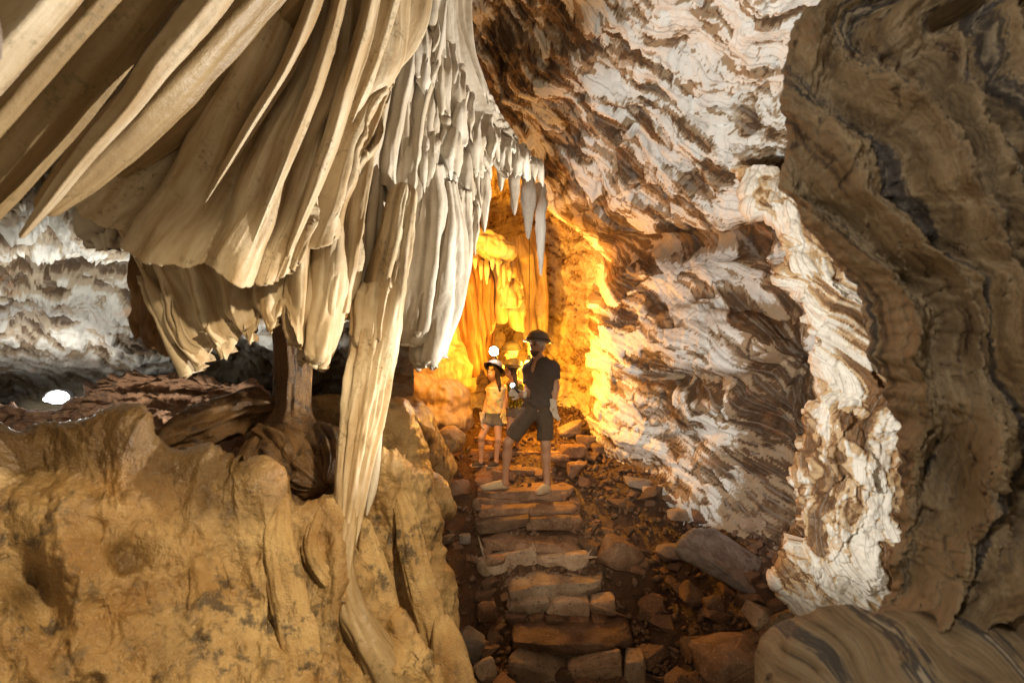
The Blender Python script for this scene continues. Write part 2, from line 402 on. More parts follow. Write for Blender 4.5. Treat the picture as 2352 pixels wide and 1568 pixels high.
# ---- the buttress, a bright rib of the wall nearer to the camera
def buttress():
    E = [(380, 1700), (480, 1742), (560, 1800), (640, 1778), (720, 1832), (820, 1852), (900, 1872), (960, 1838), (1050, 1822), (1150, 1822), (1230, 1812), (1300, 1786), (1350, 1790), (1430, 1832), (1500, 1880), (1620, 1940)]
    rows = []
    for v, e in E:
        top = 0.25 * max(0, (560 - v) / 180)
        rows.append([(e + 150, v, 4.9), (e + 25, v, 4.35), (e, v, 3.95 + top), (e + 45, v, 3.75 + top), (e + 120, v, 3.62 + top), (e + 220, v, 3.55 + top), (e + 380, v, 3.5 + top), (e + 620, v, 3.4 + top)])
    G = bicubic(rows, 400, 200); U, V = G[..., 0], G[..., 1]; W = PXA(G); n = grid_normals(W)
    E = np.array(E, float)
    eu = np.interp(V, E[:, 0], E[:, 1])
    T = (U - eu) * 0.8 + 0.45 * V * sstep(900, 500, V) + 20 * fbm2(U / 150, V / 170, 2, 4) - 0.35 * (V - 1200) * sstep(1150, 1350, V)
    S = V * 0.9 - U * 0.3
    ter, lay, crack = plates(U, V, T, S, 61, 110., 36., 70., 40.)
    fb, fr, ft = cell2(U / 85 + .3 * fbm2(U / 60, V / 60, 2, 31), V / 110, 15, True)
    disp = 0.07 * fbm2(U / 150, V / 170, 3, 14) + 0.07 * (fr - .5) + 0.16 * ft + 0.034 * ter - 0.02 * (1 - crack) + 0.008 * fbm2(U / 12, V / 12, 3, 71) + 0.008 * np.sin(T / 14.)
    W = W + n * disp[..., None]
    white = sstep(60, 10, np.abs(U - eu - 40)) * sstep(480, 560, V) * sstep(1050, 900, V) + 0.5 * sstep(40, 10, np.abs(U - eu - 200)) * sstep(1000, 1100, V)
    dirt_shade = 0.15 + 0.35 * fbm2(U / 90, V / 120, 3, 33) + 0.8 * (1 - crack) - 0.5 * white + 0.3 * blob(U, V, [(1900, 560, 60, 60, 1), (1960, 1030, 40, 80, .9), (1950, 1230, 70, 60, .5)])
    o = sheet('cave_wall_buttress', W, MARBLE_RUST, {'layer': np.clip(lay + 0.12 + 0.2 * white, 0, 1), 'dirt_shade': np.clip(dirt_shade, -.2, 1.2), 'strat': T * 2})
    tag(o, 'bright white and rusty rock rib standing out from the wall', kind='structure')
buttress()

# ---- dark folded rock close to the camera on the right
def m_dark():
    t = NT('dark_banded_rock'); p = t.pos(); st = t.attr('strat').outputs['Fac']
    med = t.noise(p, 5, 4)
    b = t.noise(t.n('CombineXYZ', {0: t.math('MULTIPLY', st, 0.0125), 1: t.math('MULTIPLY', med, 0.9)}).outputs[0], 1.0, 5, 0.62)
    fine = t.noise(t.n('CombineXYZ', {0: t.math('MULTIPLY', st, 0.10), 1: t.math('MULTIPLY', med, 2.0)}).outputs[0], 1.0, 3, 0.6)
    c = t.ramp(b, [(0.0, (0.035, 0.02, 0.012)), (0.39, (0.05, 0.03, 0.018)), (0.43, (0.20, 0.14, 0.08)), (0.53, (0.33, 0.255, 0.16)), (0.565, (0.075, 0.065, 0.06)), (0.60, (0.09, 0.08, 0.072)), (0.63, (0.42, 0.36, 0.27)), (1, (0.2, 0.14, 0.08))])
    c = t.mix(t.math('MULTIPLY', t.mapr(fine, 0.50, 0.64), 0.5), c, (0.09, 0.075, 0.06))
    holes = t.mapr(t.noise(p, 9, 4, 0.55, 0.3), 0.66, 0.72)
    c = t.mix(holes, c, (0.05, 0.026, 0.014))
    h = t.math('ADD', t.math('MULTIPLY', fine, 0.6), t.math('ADD', t.noise(p, 40, 4, 0.6), t.math('MULTIPLY', t.math('SUBTRACT', 1.0, holes), 2.0)))
    return t.out(c, 0.6, t.bump(h, 0.5, 0.012), 0.35)
DARKROCK = m_dark()
def near_rock():
    E = [(-300, 2000), (-120, 2100), (-20, 1960), (25, 1840), (60, 1812), (200, 1795), (330, 1802), (440, 1790), (490, 1840), (570, 1885), (640, 1958), (720, 1985), (800, 1990), (880, 2025), (960, 2052), (1060, 2062), (1150, 2070), (1190, 2085), (1230, 2042), (1300, 2052), (1370, 2038), (1440, 1998), (1520, 2040), (1650, 2100), (1800, 2160)]
    En = np.array(E, float)
    vv = np.linspace(-300, 1800, 44); ee = np.interp(vv, En[:, 0], En[:, 1])
    rows = []
    for v, e in zip(vv, ee):
        k = 0.03 * math.sin(v / 150.0) + 0.025 * math.sin(v / 83.0 + 1)
        rows.append([(e + 330, v, 2.1), (e + 70, v, 1.62), (e + 14, v, 1.42), (e + 2, v, 1.34), (e + 18, v, 1.26), (e + 60, v, 1.2), (e + 130, v, 1.14 + k), (e + 230, v, 1.06 - k), (e + 350, v, 1.0 + k), (e + 520, v, 0.92 - .5 * k), (e + 800, v, 0.87), (e + 1300, v, 0.85), (e + 2600, v, 0.9)])
    G = bicubic(rows, 410, 260); U, V = G[..., 0], G[..., 1]; W = PXA(G)
    eu = np.interp(V, En[:, 0], En[:, 1])
    X = U - eu                                     # distance from the edge, the folds follow it
    fl = 70 * fbm2(X / 420, V / 420, 2, 6)
    T = X * 0.9 - 0.45 * (V - 700) * sstep(800, 0, V) + 0.25 * (V - 900) * sstep(1000, 1500, V) + fl + 26 * np.sin(V / 140. + X / 190.)
    inside = sstep(0, 90, X)
    notch = sstep(0.62, 0.8, fbm2(X / 120, V / 150, 3, 19) + 0.12)
    b, r = cell2(X / 110 + .3 * fbm2(U / 60, V / 60, 2, 2), V / 150, 5)
    disp = inside * (0.055 * fbm2(X / 170, V / 230, 3, 24) + 0.034 * np.sin(T / 26.) + 0.004 * np.sin(T / 8. + 1) + 0.02 * (r - .5) * sstep(0, .25, b) - 0.035 * notch) + 0.006 * fbm2(U / 26, V / 26, 4, 31) + (1 - inside) * 0.02 * fbm2(U / 60, V / 50, 3, 44)
    pit = np.clip(fbm2(X / 34, V / 40, 3, 58) - 0.28, 0, 1)
    cb, cr_ = cell2(X / 60 + .4 * fbm2(U / 50, V / 50, 2, 12), V / 95, 25)
    disp = disp + 0.008 * fbm2(U / 9, V / 9, 3, 66) - 0.05 * pit - 0.012 * sstep(.10, 0, cb) * inside + .012 * (cr_ - .5) * inside
    W[..., 1] -= 1.3 * disp; W[..., 0] -= 0.5 * disp
    W[..., 0] += sstep(160, 0, X) * (0.020 * fbm2(V / 60, V * 0 + .5, 2, 3) + 0.010 * fbm2(V / 19, X / 40, 3, 13))
    o = sheet('near_cave_wall', W, DARKROCK, {'strat': T})
    tag(o, 'dark folded brown banded rock wall close on the right', kind='structure')
near_rock()

# ---- floor of the passage
YT = np.array([0., 2, 3, 3.9, 4.3, 4.75, 5.2, 5.55, 5.85, 6.3, 7, 8, 9, 11, 14])
ZT = np.array([-3.3, -3.2, -3.02, -2.82, -2.68, -2.45, -2.2, -2.0, -1.82, -1.62, -1.42, -1.2, -1.06, -0.9, -0.8])
def floor_z(x, y):
    x = np.asarray(x, float); y = np.asarray(y, float)
    z = np.interp(y, YT, ZT)
    z = z + 0.62 * sstep(0.9, 2.4, x) * sstep(7.5, 5.5, y) + 0.10 * sstep(-0.25, -1.2, x)
    z = z - 0.07 * np.exp(-((x + 0.42) / 0.22) ** 2)
    return z + 0.05 * fbm2(x * 1.3, y * 1.3, 2, 91)
def floor():
    nx, ny = 235, 375
    x = np.linspace(-4.5, 5.0, nx) ; x = np.sign(x) * np.abs(x / 5) ** 1.25 * 5
    y = 1.0 + (13.0 - 1.0) * np.linspace(0, 1, ny) ** 1.25
    X, Y = np.meshgrid(x, y)
    Z = floor_z(X, Y)
    b1, r1 = cell2(X * 7 + .4 * fbm2(X * 5, Y * 5, 2, 1), Y * 7, 3)
    b2, r2 = cell2(X * 17, Y * 17, 4)
    wet = sstep(0.05, -0.15, X) * sstep(-1.0, -0.7, X)
    rub = 1 - 0.65 * wet
    Z = Z + rub * (0.05 * (r1 - .5) * sstep(0, .25, b1) + 0.022 * (r2 - .4) * sstep(0, .3, b2) - 0.01) + 0.03 * fbm2(X * 4, Y * 4, 4, 6) + 0.012 * fbm2(X * 22, Y * 22, 3, 8)
    W = np.stack([X, Y, Z], -1)
    o = sheet('cave_floor', W, MUD, {'wet': np.clip(1.0 * wet + 0.4 * fbm2(X * 2, Y * 2, 3, 5) + .25, 0, 1)})
    tag(o, 'dark wet muddy floor sloping up the passage', kind='structure')
floor()

# ---- far chamber, lit orange
def chamber():
    # cylinder-like room behind the people: left wall, back wall, right wall joined in one sheet
    rows = []
    us = [(820, 5.2), (900, 6.6), (1000, 8.2), (1120, 9.2), (1220, 9.4), (1310, 9.0), (1370, 8.2), (1440, 7.6)]
    for v, k, up in ((180, 0.74, 0), (330, 0.86, 0), (470, 0.96, 0), (620, 1.0, 0), (780, 1.0, 0), (920, 0.97, 0), (1060, 0.90, 0)):
        rows.append([(u, v, d * k) for u, d in us])
    G = bicubic(rows, 260, 240); U, V = G[..., 0], G[..., 1]; W = PXA(G); n = grid_normals(W)
    T = V - 0.7 * (U - 1200) * sstep(1150, 1300, U) + 30 * fbm2(U / 120, V / 120, 3, 2)
    ter, lay, crack = plates(U, V, T + .5 * U, U, 81, 50., 16., 26., 11.)
    drip = ridge2(U / 26., V / 210., 3, 12)
    rough = sstep(1150, 1260, U)
    disp = 0.25 * fbm2(U / 130, V / 140, 3, 51) + rough * (0.06 * ter - .03 * (1 - crack)) + (1 - rough) * 0.10 * drip + 0.03 * fbm2(U / 20, V / 20, 4, 9)
    W = W + n * disp[..., None]
    o = sheet('chamber_wall', W, MARBLE_CHAMBER, {'layer': lay * .7 + .25, 'dirt_shade': 0.9 * (1 - crack) + .3 * fbm2(U / 60, V / 60, 3, 7), 'strat': T})
    tag(o, 'orange lit chamber wall at the end of the passage', kind='structure')
chamber()

# ---- left recess: pale layered ceiling, running down to a ledge
def recess():
    rows = []
    for v, d, k in ((330, 2.3, 0), (440, 2.7, 0), (540, 3.2, 0), (640, 3.8, 0), (740, 4.6, 0), (830, 5.6, 0), (900, 6.4, 0), (960, 6.9, 0), (1040, 7.0, 0)):
        rows.append([(u, v + dv, max(d * f, np.interp(u, [450, 600, 760, 950], [0, 3.5, 4.0, 4.4]))) for u, f, dv in ((-500, 0.72, -20), (-200, 0.86, 0), (0, 0.97, 0), (150, 1.03, 0), (300, 1.02, 8), (450, 0.98, 14), (600, 0.97, 20), (760, 0.95, 24), (950, 0.9, 10))])
    G = bicubic(rows, 230, 280); U, V = G[..., 0], G[..., 1]; W = PXA(G); n = grid_normals(W)
    T = V - 0.28 * U + 45 * fbm2(U / 200, V / 150, 3, 2)
    ter, lay, crack = plates(U, V, T, U, 101, 170., 22., 60., 16.)
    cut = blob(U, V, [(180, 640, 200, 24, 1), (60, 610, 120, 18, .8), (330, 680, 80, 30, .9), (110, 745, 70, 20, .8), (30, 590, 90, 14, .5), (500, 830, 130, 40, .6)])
    disp = 0.16 * fbm2(U / 190, V / 120, 3, 5) + 0.09 * ter - 0.02 * (1 - crack) - 0.20 * cut + 0.015 * fbm2(U / 16, V / 12, 3, 8)
    calm = sstep(760, 850, V)
    W = W + n * (disp * (1 - 0.45 * calm))[..., None]
    dirt_shade = 0.8 * cut + .3 * fbm2(U / 120, V / 70, 3, 9) + .6 * (1 - crack) * (1 - calm) + .55 * sstep(560, 470, V) * fbm2(U / 60, V / 60, 3, 19) - .25 * calm
    o = sheet('recess_ceiling', W, MARBLE_GREY, {'layer': np.clip(lay + .12 * calm, 0, 1), 'dirt_shade': dirt_shade, 'strat': T})
    tag(o, 'pale layered rock ceiling of the low recess on the left', kind='structure')
recess()

# ---- ceiling above and behind everything, closing the cave
def vault():
    a = np.linspace(R(-10), R(190), 90); y = np.linspace(-1.5, 11, 110)
    A, Y = np.meshgrid(a, y)
    rad = np.interp(Y, [-2, 1, 4, 8, 11], [4.5, 4.2, 5.0, 4.0, 3.0])
    X = 0.3 + rad * np.where(np.cos(A) < 0, 2.0, 1.15) * np.cos(A); Z = -0.5 + rad * 0.9 * np.sin(A)
    W = np.stack([X, Y, Z], -1)
    W += 0.25 * fbm3(W * 0.8, 3, 5)[..., None]
    o = sheet('cave_vault', W, MARBLE, {'layer': np.full(X.shape, .5), 'dirt_shade': np.full(X.shape, .3), 'strat': Z * 300})
    tag(o, 'outer rock vault of the cave', kind='structure')
vault()
# ================================================================== dripstone: sweeps, curtains, blended solids
def sweep_mesh(name, path, hw, th=0.55, nr=28, nl=60, flute=0.12, ff=2.0, seed=0, wob=0.0, cap=True, lf=1.2, lens=False):
    """path: (u, v, d) points; hw: half width in pixels at each point; th: thickness / width"""
    p = PXA(_cr(np.array(path, float), nl)); dd = _cr(np.array(path, float)[:, 2:3], nl)[:, 0]
    w = np.maximum(_cr(np.array(hw, float)[:, None], nl)[:, 0], 0.5) * dd / FPX
    if cap:                                       # round the two ends
        t = np.linspace(0, 1, nl); L = np.linalg.norm(np.diff(p, axis=0), axis=1).sum()
        e = np.clip((1 - t) * L / (w[-1] * 1.2 + 1e-6), 0, 1); w = w * np.sqrt(np.clip(1 - (1 - e) ** 2, 0.0004, 1))
        e = np.clip(t * L / (w[0] * 0.8 + 1e-6), 0, 1); w = w * np.sqrt(np.clip(1 - (1 - e) ** 2, 0.0004, 1))
    T = np.gradient(p, axis=0); T /= np.linalg.norm(T, axis=1)[:, None]
    view = p / np.linalg.norm(p, axis=1)[:, None]
    A = np.cross(T, view); A /= np.linalg.norm(A, axis=1)[:, None]
    B = np.cross(A, T)
    th_ = np.linspace(0, 2 * np.pi, nr, endpoint=False)
    TH, LL = np.meshgrid(th_, np.concatenate([[0], np.cumsum(np.linalg.norm(np.diff(p, axis=0), axis=1))]))
    q = np.stack([np.cos(TH) * ff, np.sin(TH) * ff, LL * lf], -1)
    rr = 1 + flute * 1.6 * fbm3(q, 3, seed) + flute * 0.5 * fbm3(np.stack([np.cos(TH) * ff * 2.6, np.sin(TH) * ff * 2.6, LL * 6], -1), 2, seed + 9)
    sn = np.sin(TH)
    if lens: sn = np.sign(sn) * (1 - np.abs(np.cos(TH)) ** 1.25) * 1.05
    W = p[:, None, :] + (A[:, None, :] * np.cos(TH)[..., None] + B[:, None, :] * (sn * th)[..., None]) * (w[:, None] * rr)[..., None]
    if wob: W = W + wob * fbm3(W * 3.0, 2, seed + 3)[..., None] * A[:, None, :]
    st = np.stack([(TH + 0.5 * np.sin(TH)) * w.mean(), LL, 0 * LL + seed * 1.7], -1)
    co = np.concatenate([W.reshape(-1, 3), [p[0], p[-1]]]); st = np.concatenate([st.reshape(-1, 3), [st[0, 0], st[-1, 0]]])
    q4 = grid_quads(nl, nr, True)[:, ::-1]
    j = np.arange(nr); j2 = (j + 1) % nr; n0 = nl * nr
    tr = np.concatenate([np.stack([j, j2, np.full(nr, n0)], 1), np.stack([(nl - 1) * nr + j2, (nl - 1) * nr + j, np.full(nr, n0 + 1)], 1)])
    return mesh_np(name, co, q4, tr, {'st': st, 'wet': np.full(len(co), 0.8)})
def sweep(name, path, hw, mat, label, cat='stalactite', group=None, **kw):
    o = obj(name, sweep_mesh(name, path, hw, **kw), mat)
    origin_to(o, PX(*path[0])); return tag(o, label, cat, group)

def curtain(name, rows, nv, nu, mat, label, cat='drapery', group=None, folds=6.0, famp=0.05, fphase=0.0, power=0.6, warp=0.5, scal=None, thick=0.03,
            seed=0, rag=14.0, fine=0.005, parent=None, taper=0.15, jag=0.0):
    nv = max(24, int(nv * .54)); nu = max(24, int(nu * .54))
    G = bicubic(rows, nv, nu); s = np.linspace(0, 1, nu)[None, :] + np.zeros((nv, 1)); t = np.linspace(0, 1, nv)[:, None] + np.zeros((1, nu))
    ph = s * folds + fphase + warp * fbm2(s * 3.1, t * 0.9, 2, seed)
    fold = np.abs(np.sin(np.pi * ph)) ** power
    k = np.floor(ph); amp = famp * (0.6 + 0.8 * _RV[(k.astype(int) * 37 + seed * 11) & _M])
    dv = 0.55 * rag * fbm2(s * folds * 1.6, t * 0 + seed, 3, seed + 4) + 2.0 * rag * (fold - 0.5)
    if jag: dv = dv + jag * (np.floor(2.5 * fbm2(s * folds * 3.5, t * 0 + .3, 2, seed + 14)) / 2.5 + .5 * fbm2(s * folds * 11, t * 0 + .7, 2, seed + 15))
    for (s0, w0, h0) in (scal or []): dv = dv + h0 * np.exp(-((s - s0) / w0) ** 2)
    G = G.copy(); G[..., 1] += dv * t ** 3
    W = PXA(G); n = grid_normals(W)
    grow = taper + (1 - taper) * sstep(0, 0.35, t)
    edge = sstep(0, 0.03, 1 - t) * 0.4 + 0.6
    Wp = s * np.linalg.norm(W[0, -1] - W[0, 0]); L = t * np.linalg.norm(W[-1, nu // 2] - W[0, nu // 2])
    disp = (amp * fold) * grow + 0.6 * famp * fbm2(s * 5, t * 2.2, 3, seed + 6) + fine * fbm2(Wp * 26, L * 2, 3, seed + 8) + 0.15 * fine * fbm2(Wp * 40, L * 30, 2, seed + 2)
    F = W + n * disp[..., None]
    nn = grid_normals(F)
    tk = thick * (1 - 0.75 * sstep(0.75, 1.0, t))
    Bk = F - nn * tk[..., None]
    st = np.stack([Wp, L, 0 * L + seed], -1)
    q = grid_quads(nv, nu); N = nv * nu
    fn = np.cross(F[:-1, 1:] - F[:-1, :-1], F[1:, :-1] - F[:-1, :-1])
    if (fn * nn[:-1, :-1]).sum() < 0: q = q[:, ::-1]
    qb = q[:, ::-1] + N
    per = np.concatenate([np.arange(nu), np.arange(1, nv) * nu + nu - 1, (nv - 1) * nu + np.arange(nu - 2, -1, -1), np.arange(nv - 2, 0, -1) * nu])
    p2 = np.roll(per, -1); side = np.stack([per, p2, p2 + N, per + N], 1)
    me = mesh_np(name, np.concatenate([F.reshape(-1, 3), Bk.reshape(-1, 3)]), np.concatenate([q, qb, side]), attrs={'st': np.concatenate([st.reshape(-1, 3)] * 2)})
    o = obj(name, me, mat, parent)
    if parent is None: tag(o, label, cat, group)
    return o

def surface_nets(F, lo, h):
    """mesh of the zero set of a sampled distance field, negative inside"""
    nx, ny, nz = F.shape
    ins = F < 0
    c = [ins[dx:nx - 1 + dx, dy:ny - 1 + dy, dz:nz - 1 + dz] for dx in (0, 1) for dy in (0, 1) for dz in (0, 1)]
    cnt = sum(x.astype(np.int8) for x in c); mixed = (cnt > 0) & (cnt < 8)
    cid = np.full(mixed.shape, -1, np.int64); ix = np.argwhere(mixed); cid[mixed] = np.arange(len(ix))
    acc = np.zeros((len(ix), 3)); num = np.zeros(len(ix))
    cor = [(dx, dy, dz) for dx in (0, 1) for dy in (0, 1) for dz in (0, 1)]
    for a in range(8):
        for b in range(a + 1, 8):
            A = np.array(cor[a]); Bc = np.array(cor[b])
            if np.abs(A - Bc).sum() != 1: continue
            fa = F[tuple((ix + A).T)]; fb = F[tuple((ix + Bc).T)]
            m = (fa < 0) != (fb < 0)
            t = np.where(m, fa / np.where(fa - fb == 0, 1, fa - fb), 0)
            pt = A + (Bc - A) * t[:, None]
            acc += np.where(m[:, None], pt, 0); num += m
    co = (ix + acc / num[:, None]) * h + np.asarray(lo)
    quads = []
    for ax in range(3):
        sl0 = [slice(None)] * 3; sl1 = [slice(None)] * 3
        sl0[ax] = slice(0, -1); sl1[ax] = slice(1, None)
        a = ins[tuple(sl0)]; b = ins[tuple(sl1)]
        e = np.argwhere(a != b)
        o1, o2 = (ax + 1) % 3, (ax + 2) % 3
        ok = (e[:, o1] > 0) & (e[:, o2] > 0) & (e[:, o1] < F.shape[o1] - 1) & (e[:, o2] < F.shape[o2] - 1)
        e = e[ok]; fl = a[tuple(e.T)]
        d1 = np.zeros(3, int); d1[o1] = 1; d2 = np.zeros(3, int); d2[o2] = 1
        q = np.stack([cid[tuple((e - d1 - d2).T)], cid[tuple((e - d2).T)], cid[tuple(e.T)], cid[tuple((e - d1).T)]], 1)
        q[~fl] = q[~fl][:, ::-1]
        quads.append(q)
    return co, np.concatenate(quads)
def smin(a, b, k):
    h = np.clip(0.5 + 0.5 * (b - a) / k, 0, 1); return b + (a - b) * h - k * h * (1 - h)
def sd_cap(P, a, b, ra, rb, sq=None):
    a = np.asarray(a, float); b = np.asarray(b, float); ba = b - a; pa = P - a
    if sq is not None: pa = pa * sq; ba = ba * np.asarray(sq)
    h = np.clip((pa @ ba) / (ba @ ba + 1e-9), 0, 1)
    return np.linalg.norm(pa - h[..., None] * ba, axis=-1) - (ra + (rb - ra) * h)
def sd_ell(P, c, r):
    q = (P - np.asarray(c)) / np.asarray(r); k = np.linalg.norm(q, axis=-1)
    return (k - 1) * min(r)
def sd_grid(lo, hi, h):
    ax = [np.arange(l, u + h, h) for l, u in zip(lo, hi)]
    return np.stack(np.meshgrid(*ax, indexing='ij'), -1)
def blobs(name, ells, k, h, mat, nz=(0.03, 4.0), seed=0, wet=0.3, extra=None):
    e = np.array([list(c) + list(r) for c, r in ells])
    lo = (e[:, :3] - e[:, 3:]).min(0) - 0.12; hi = (e[:, :3] + e[:, 3:]).max(0) + 0.12
    P = sd_grid(lo, hi, h); D = None
    for c, r in ells:
        d = sd_ell(P, c, r); D = d if D is None else smin(D, d, k)
    D = D + nz[0] * fbm3(P * nz[1], 3, seed)
    if extra is not None: D = D + extra(P)
    co, q = surface_nets(D, lo, h)
    return obj(name, mesh_np(name, co, q, attrs={'st': np.stack([co[:, 0] + co[:, 1], co[:, 2], co[:, 1]], -1), 'wet': np.full(len(co), wet)}), mat)

# ---- fins sweeping over the upper left
FIN = 'long drip fins sweeping across the upper left'
def fin(p0, p1, d0, d1, hw, mat, label, seed, th=0.9, bend=0.0, flute=0.12):
    n = len(hw); k = np.linspace(0, 1, n); rs = np.random.RandomState(seed)
    pth = [(p0[0] + (p1[0] - p0[0]) * t + bend * math.sin(math.pi * t) + rs.uniform(-5, 5), p0[1] + (p1[1] - p0[1]) * t + .7 * bend * math.sin(math.pi * t), d0 + (d1 - d0) * t) for t in k]
    sweep('drip_fin', pth, hw, mat, label, 'drip fin', FIN, lens=True, th=th, nl=130, nr=44, seed=seed, ff=1.5, flute=flute)
fin((500, -460), (-330, 495), 1.12, 1.22, [40, 46, 50, 50, 50, 46, 40], CALCITE, 'palest drip fin in the very top left corner', 1)
fin((590, -410), (-330, 627), 1.28, 1.36, [26, 27, 28, 30, 30, 28, 24], CALCITE_TAN, 'brown drip fin just below the palest one in the top left corner', 2)
fin((690, -415), (-280, 752), 1.47, 1.62, [36, 38, 42, 46, 50, 48, 40, 20], CALCITE_TAN, 'broad shadowed drip fin running out at the left edge', 3)
fin((760, -368), (45, 548), 1.52, 1.6, [20, 22, 26, 31, 33, 30, 24, 20, 15, 6], CALCITE, 'narrow bright ribbon fin with a sharp lit edge', 4, 1.1, 6, .18)
fin((880, -355), (95, 492), 1.82, 1.72, [32, 36, 42, 48, 52, 54, 56, 54, 46, 22], CALCITE_TAN, 'longest drip fin with dark mossy speckles, ending above the recess', 5, .8, 14)
fin((740, -60), (262, 404), 1.98, 1.92, [24, 34, 44, 48, 40, 14], CALCITE_TAN, 'short dark drip fin tucked beside the big fluted curtain', 6, .8, 10)
# thin sharp blades standing out of the big curtain
for k, (pth, hw, lab) in enumerate((
    ([(742, -120, 1.98), (722, 0, 1.96), (660, 150, 1.95), (570, 300, 1.95), (470, 468, 1.97)], [16, 18, 17, 14, 4], 'sharp pale blade along the left flute of the big curtain'),
    ([(800, -120, 2.06), (775, 20, 2.04), (730, 180, 2.02), (660, 360, 2.02), (580, 560, 2.04)], [14, 16, 16, 14, 5], 'long sharp blade down the middle of the big curtain'),
    ([(868, -120, 2.2), (845, 30, 2.17), (800, 190, 2.14), (745, 370, 2.13), (660, 590, 2.14)], [18, 20, 20, 18, 6], 'bright bladed flute on the right half of the big curtain'),
    ([(930, -120, 2.42), (905, 10, 2.38), (865, 140, 2.36), (815, 270, 2.36), (785, 350, 2.38)], [16, 18, 18, 14, 4], 'sharp blade at the right margin of the big curtain'))):
    sweep('drapery_blade', pth, hw, CALCITE, lab, 'drapery', 'blades on the big curtain', lens=True, th=2.2, nl=150, nr=36, seed=90 + k, ff=1.5, flute=.2, lf=2.2)
sweep('stalactite', [(-150, -420, 1.0), (-90, -120, 0.88), (-36, 60, 0.8), (-14, 142, 0.8)], [46, 38, 30, 14], STONE_GREY, 'blurred grey stone knob at the left edge near the top', 'stalactite', nl=24, seed=8)

# ---- the big fluted curtain
curtain('fluted_curtain', [
    [(520, -160, 2.0), (620, -160, 2.02), (720, -160, 2.08), (820, -160, 2.2), (910, -160, 2.4), (1010, -160, 2.75)],
    [(520, 60, 2.0), (610, 80, 2.0), (700, 100, 2.05), (790, 100, 2.18), (870, 80, 2.38), (960, 60, 2.65)],
    [(395, 260, 2.05), (500, 280, 2.02), (620, 290, 2.05), (720, 290, 2.16), (800, 230, 2.35), (880, 170, 2.55)],
    [(275, 400, 2.1), (400, 450, 2.05), (550, 480, 2.05), (660, 470, 2.15), (750, 380, 2.32), (830, 290, 2.5)],
    [(190, 455, 2.14), (320, 565, 2.08), (480, 632, 2.05), (600, 630, 2.12), (700, 535, 2.28), (795, 360, 2.45)]],
    330, 420, CALCITE, 'huge fluted cream drapery hanging over the left of the passage', folds=5.2, famp=0.085, fphase=0.15, warp=0.3, power=0.8, thick=0.05, seed=3, rag=14, jag=8,
    scal=[(0.02, 0.05, -20), (0.43, 0.06, -24), (0.57, 0.06, 24), (0.8, 0.08, 26)])
# ---- second tier under it, with a ragged hem
curtain('hem_curtain', [
    [(250, 430, 2.42), (380, 440, 2.38), (500, 450, 2.36), (620, 440, 2.38), (740, 360, 2.46), (870, 250, 2.6)],
    [(305, 560, 2.36), (410, 590, 2.32), (520, 620, 2.30), (640, 580, 2.34), (740, 500, 2.42), (850, 400, 2.55)],
    [(365, 680, 2.30), (440, 710, 2.28), (540, 720, 2.28), (640, 680, 2.32), (730, 650, 2.40), (820, 560, 2.50)],
    [(432, 835, 2.26), (490, 822, 2.26), (570, 772, 2.28), (645, 742, 2.32), (718, 770, 2.38), (792, 690, 2.48)]],
    250, 380, CALCITE, 'cream drapery tier with a torn scalloped hem below the big curtain', folds=7.3, famp=0.075, fphase=0.4, warp=0.3, power=0.85, thick=0.03, seed=12, rag=27, jag=10,
    scal=[(0.05, 0.05, 15), (0.62, 0.05, -20), (0.80, 0.07, 42)])
curtain('rippled_frill', [[(165, 440, 2.45), (230, 440, 2.45), (300, 470, 2.45)], [(195, 500, 2.42), (245, 500, 2.42), (305, 520, 2.42)], [(210, 560, 2.40), (255, 570, 2.40), (312, 560, 2.42)]],
    120, 150, CALCITE_PALE, 'small rippled cream frill at the left end of the big curtain', folds=5.5, famp=0.06, seed=9, rag=14, thick=0.02, warp=1.2, power=1.0)
curtain('brown_shell', [[(300, 560, 2.75), (380, 570, 2.7), (450, 600, 2.65)], [(308, 640, 2.7), (380, 660, 2.64), (450, 680, 2.6)], [(312, 730, 2.66), (380, 760, 2.6), (445, 770, 2.58)], [(330, 770, 2.66), (385, 808, 2.6), (440, 812, 2.58)]],
    120, 130, CALCITE_BROWN, 'dark brown drapery shell hanging in shadow behind the torn hem', folds=2.3, famp=0.06, seed=14, rag=8, thick=0.04)

# ---- smooth pale sheet between the curtain and the ragged cluster
curtain('pale_sheet', [
    [(800, -160, 2.9), (880, -160, 2.95), (960, -160, 3.0), (1060, -160, 3.15)],
    [(800, 80, 2.8), (860, 80, 2.85), (930, 80, 2.95), (1000, 80, 3.1)],
    [(770, 260, 2.7), (835, 260, 2.75), (900, 250, 2.85), (960, 250, 3.0)],
    [(765, 400, 2.65), (825, 395, 2.68), (885, 380, 2.78), (945, 380, 2.9)],
    [(770, 520, 2.65), (815, 500, 2.68), (880, 470, 2.75), (940, 500, 2.85)]],
    240, 220, CALCITE_PALE, 'smooth pale flowstone sheet right of the big fluted curtain', folds=3.4, famp=0.07, seed=17, rag=9, thick=0.04, power=0.9, scal=[(0.32, 0.08, -60), (0.65, 0.07, -40)])

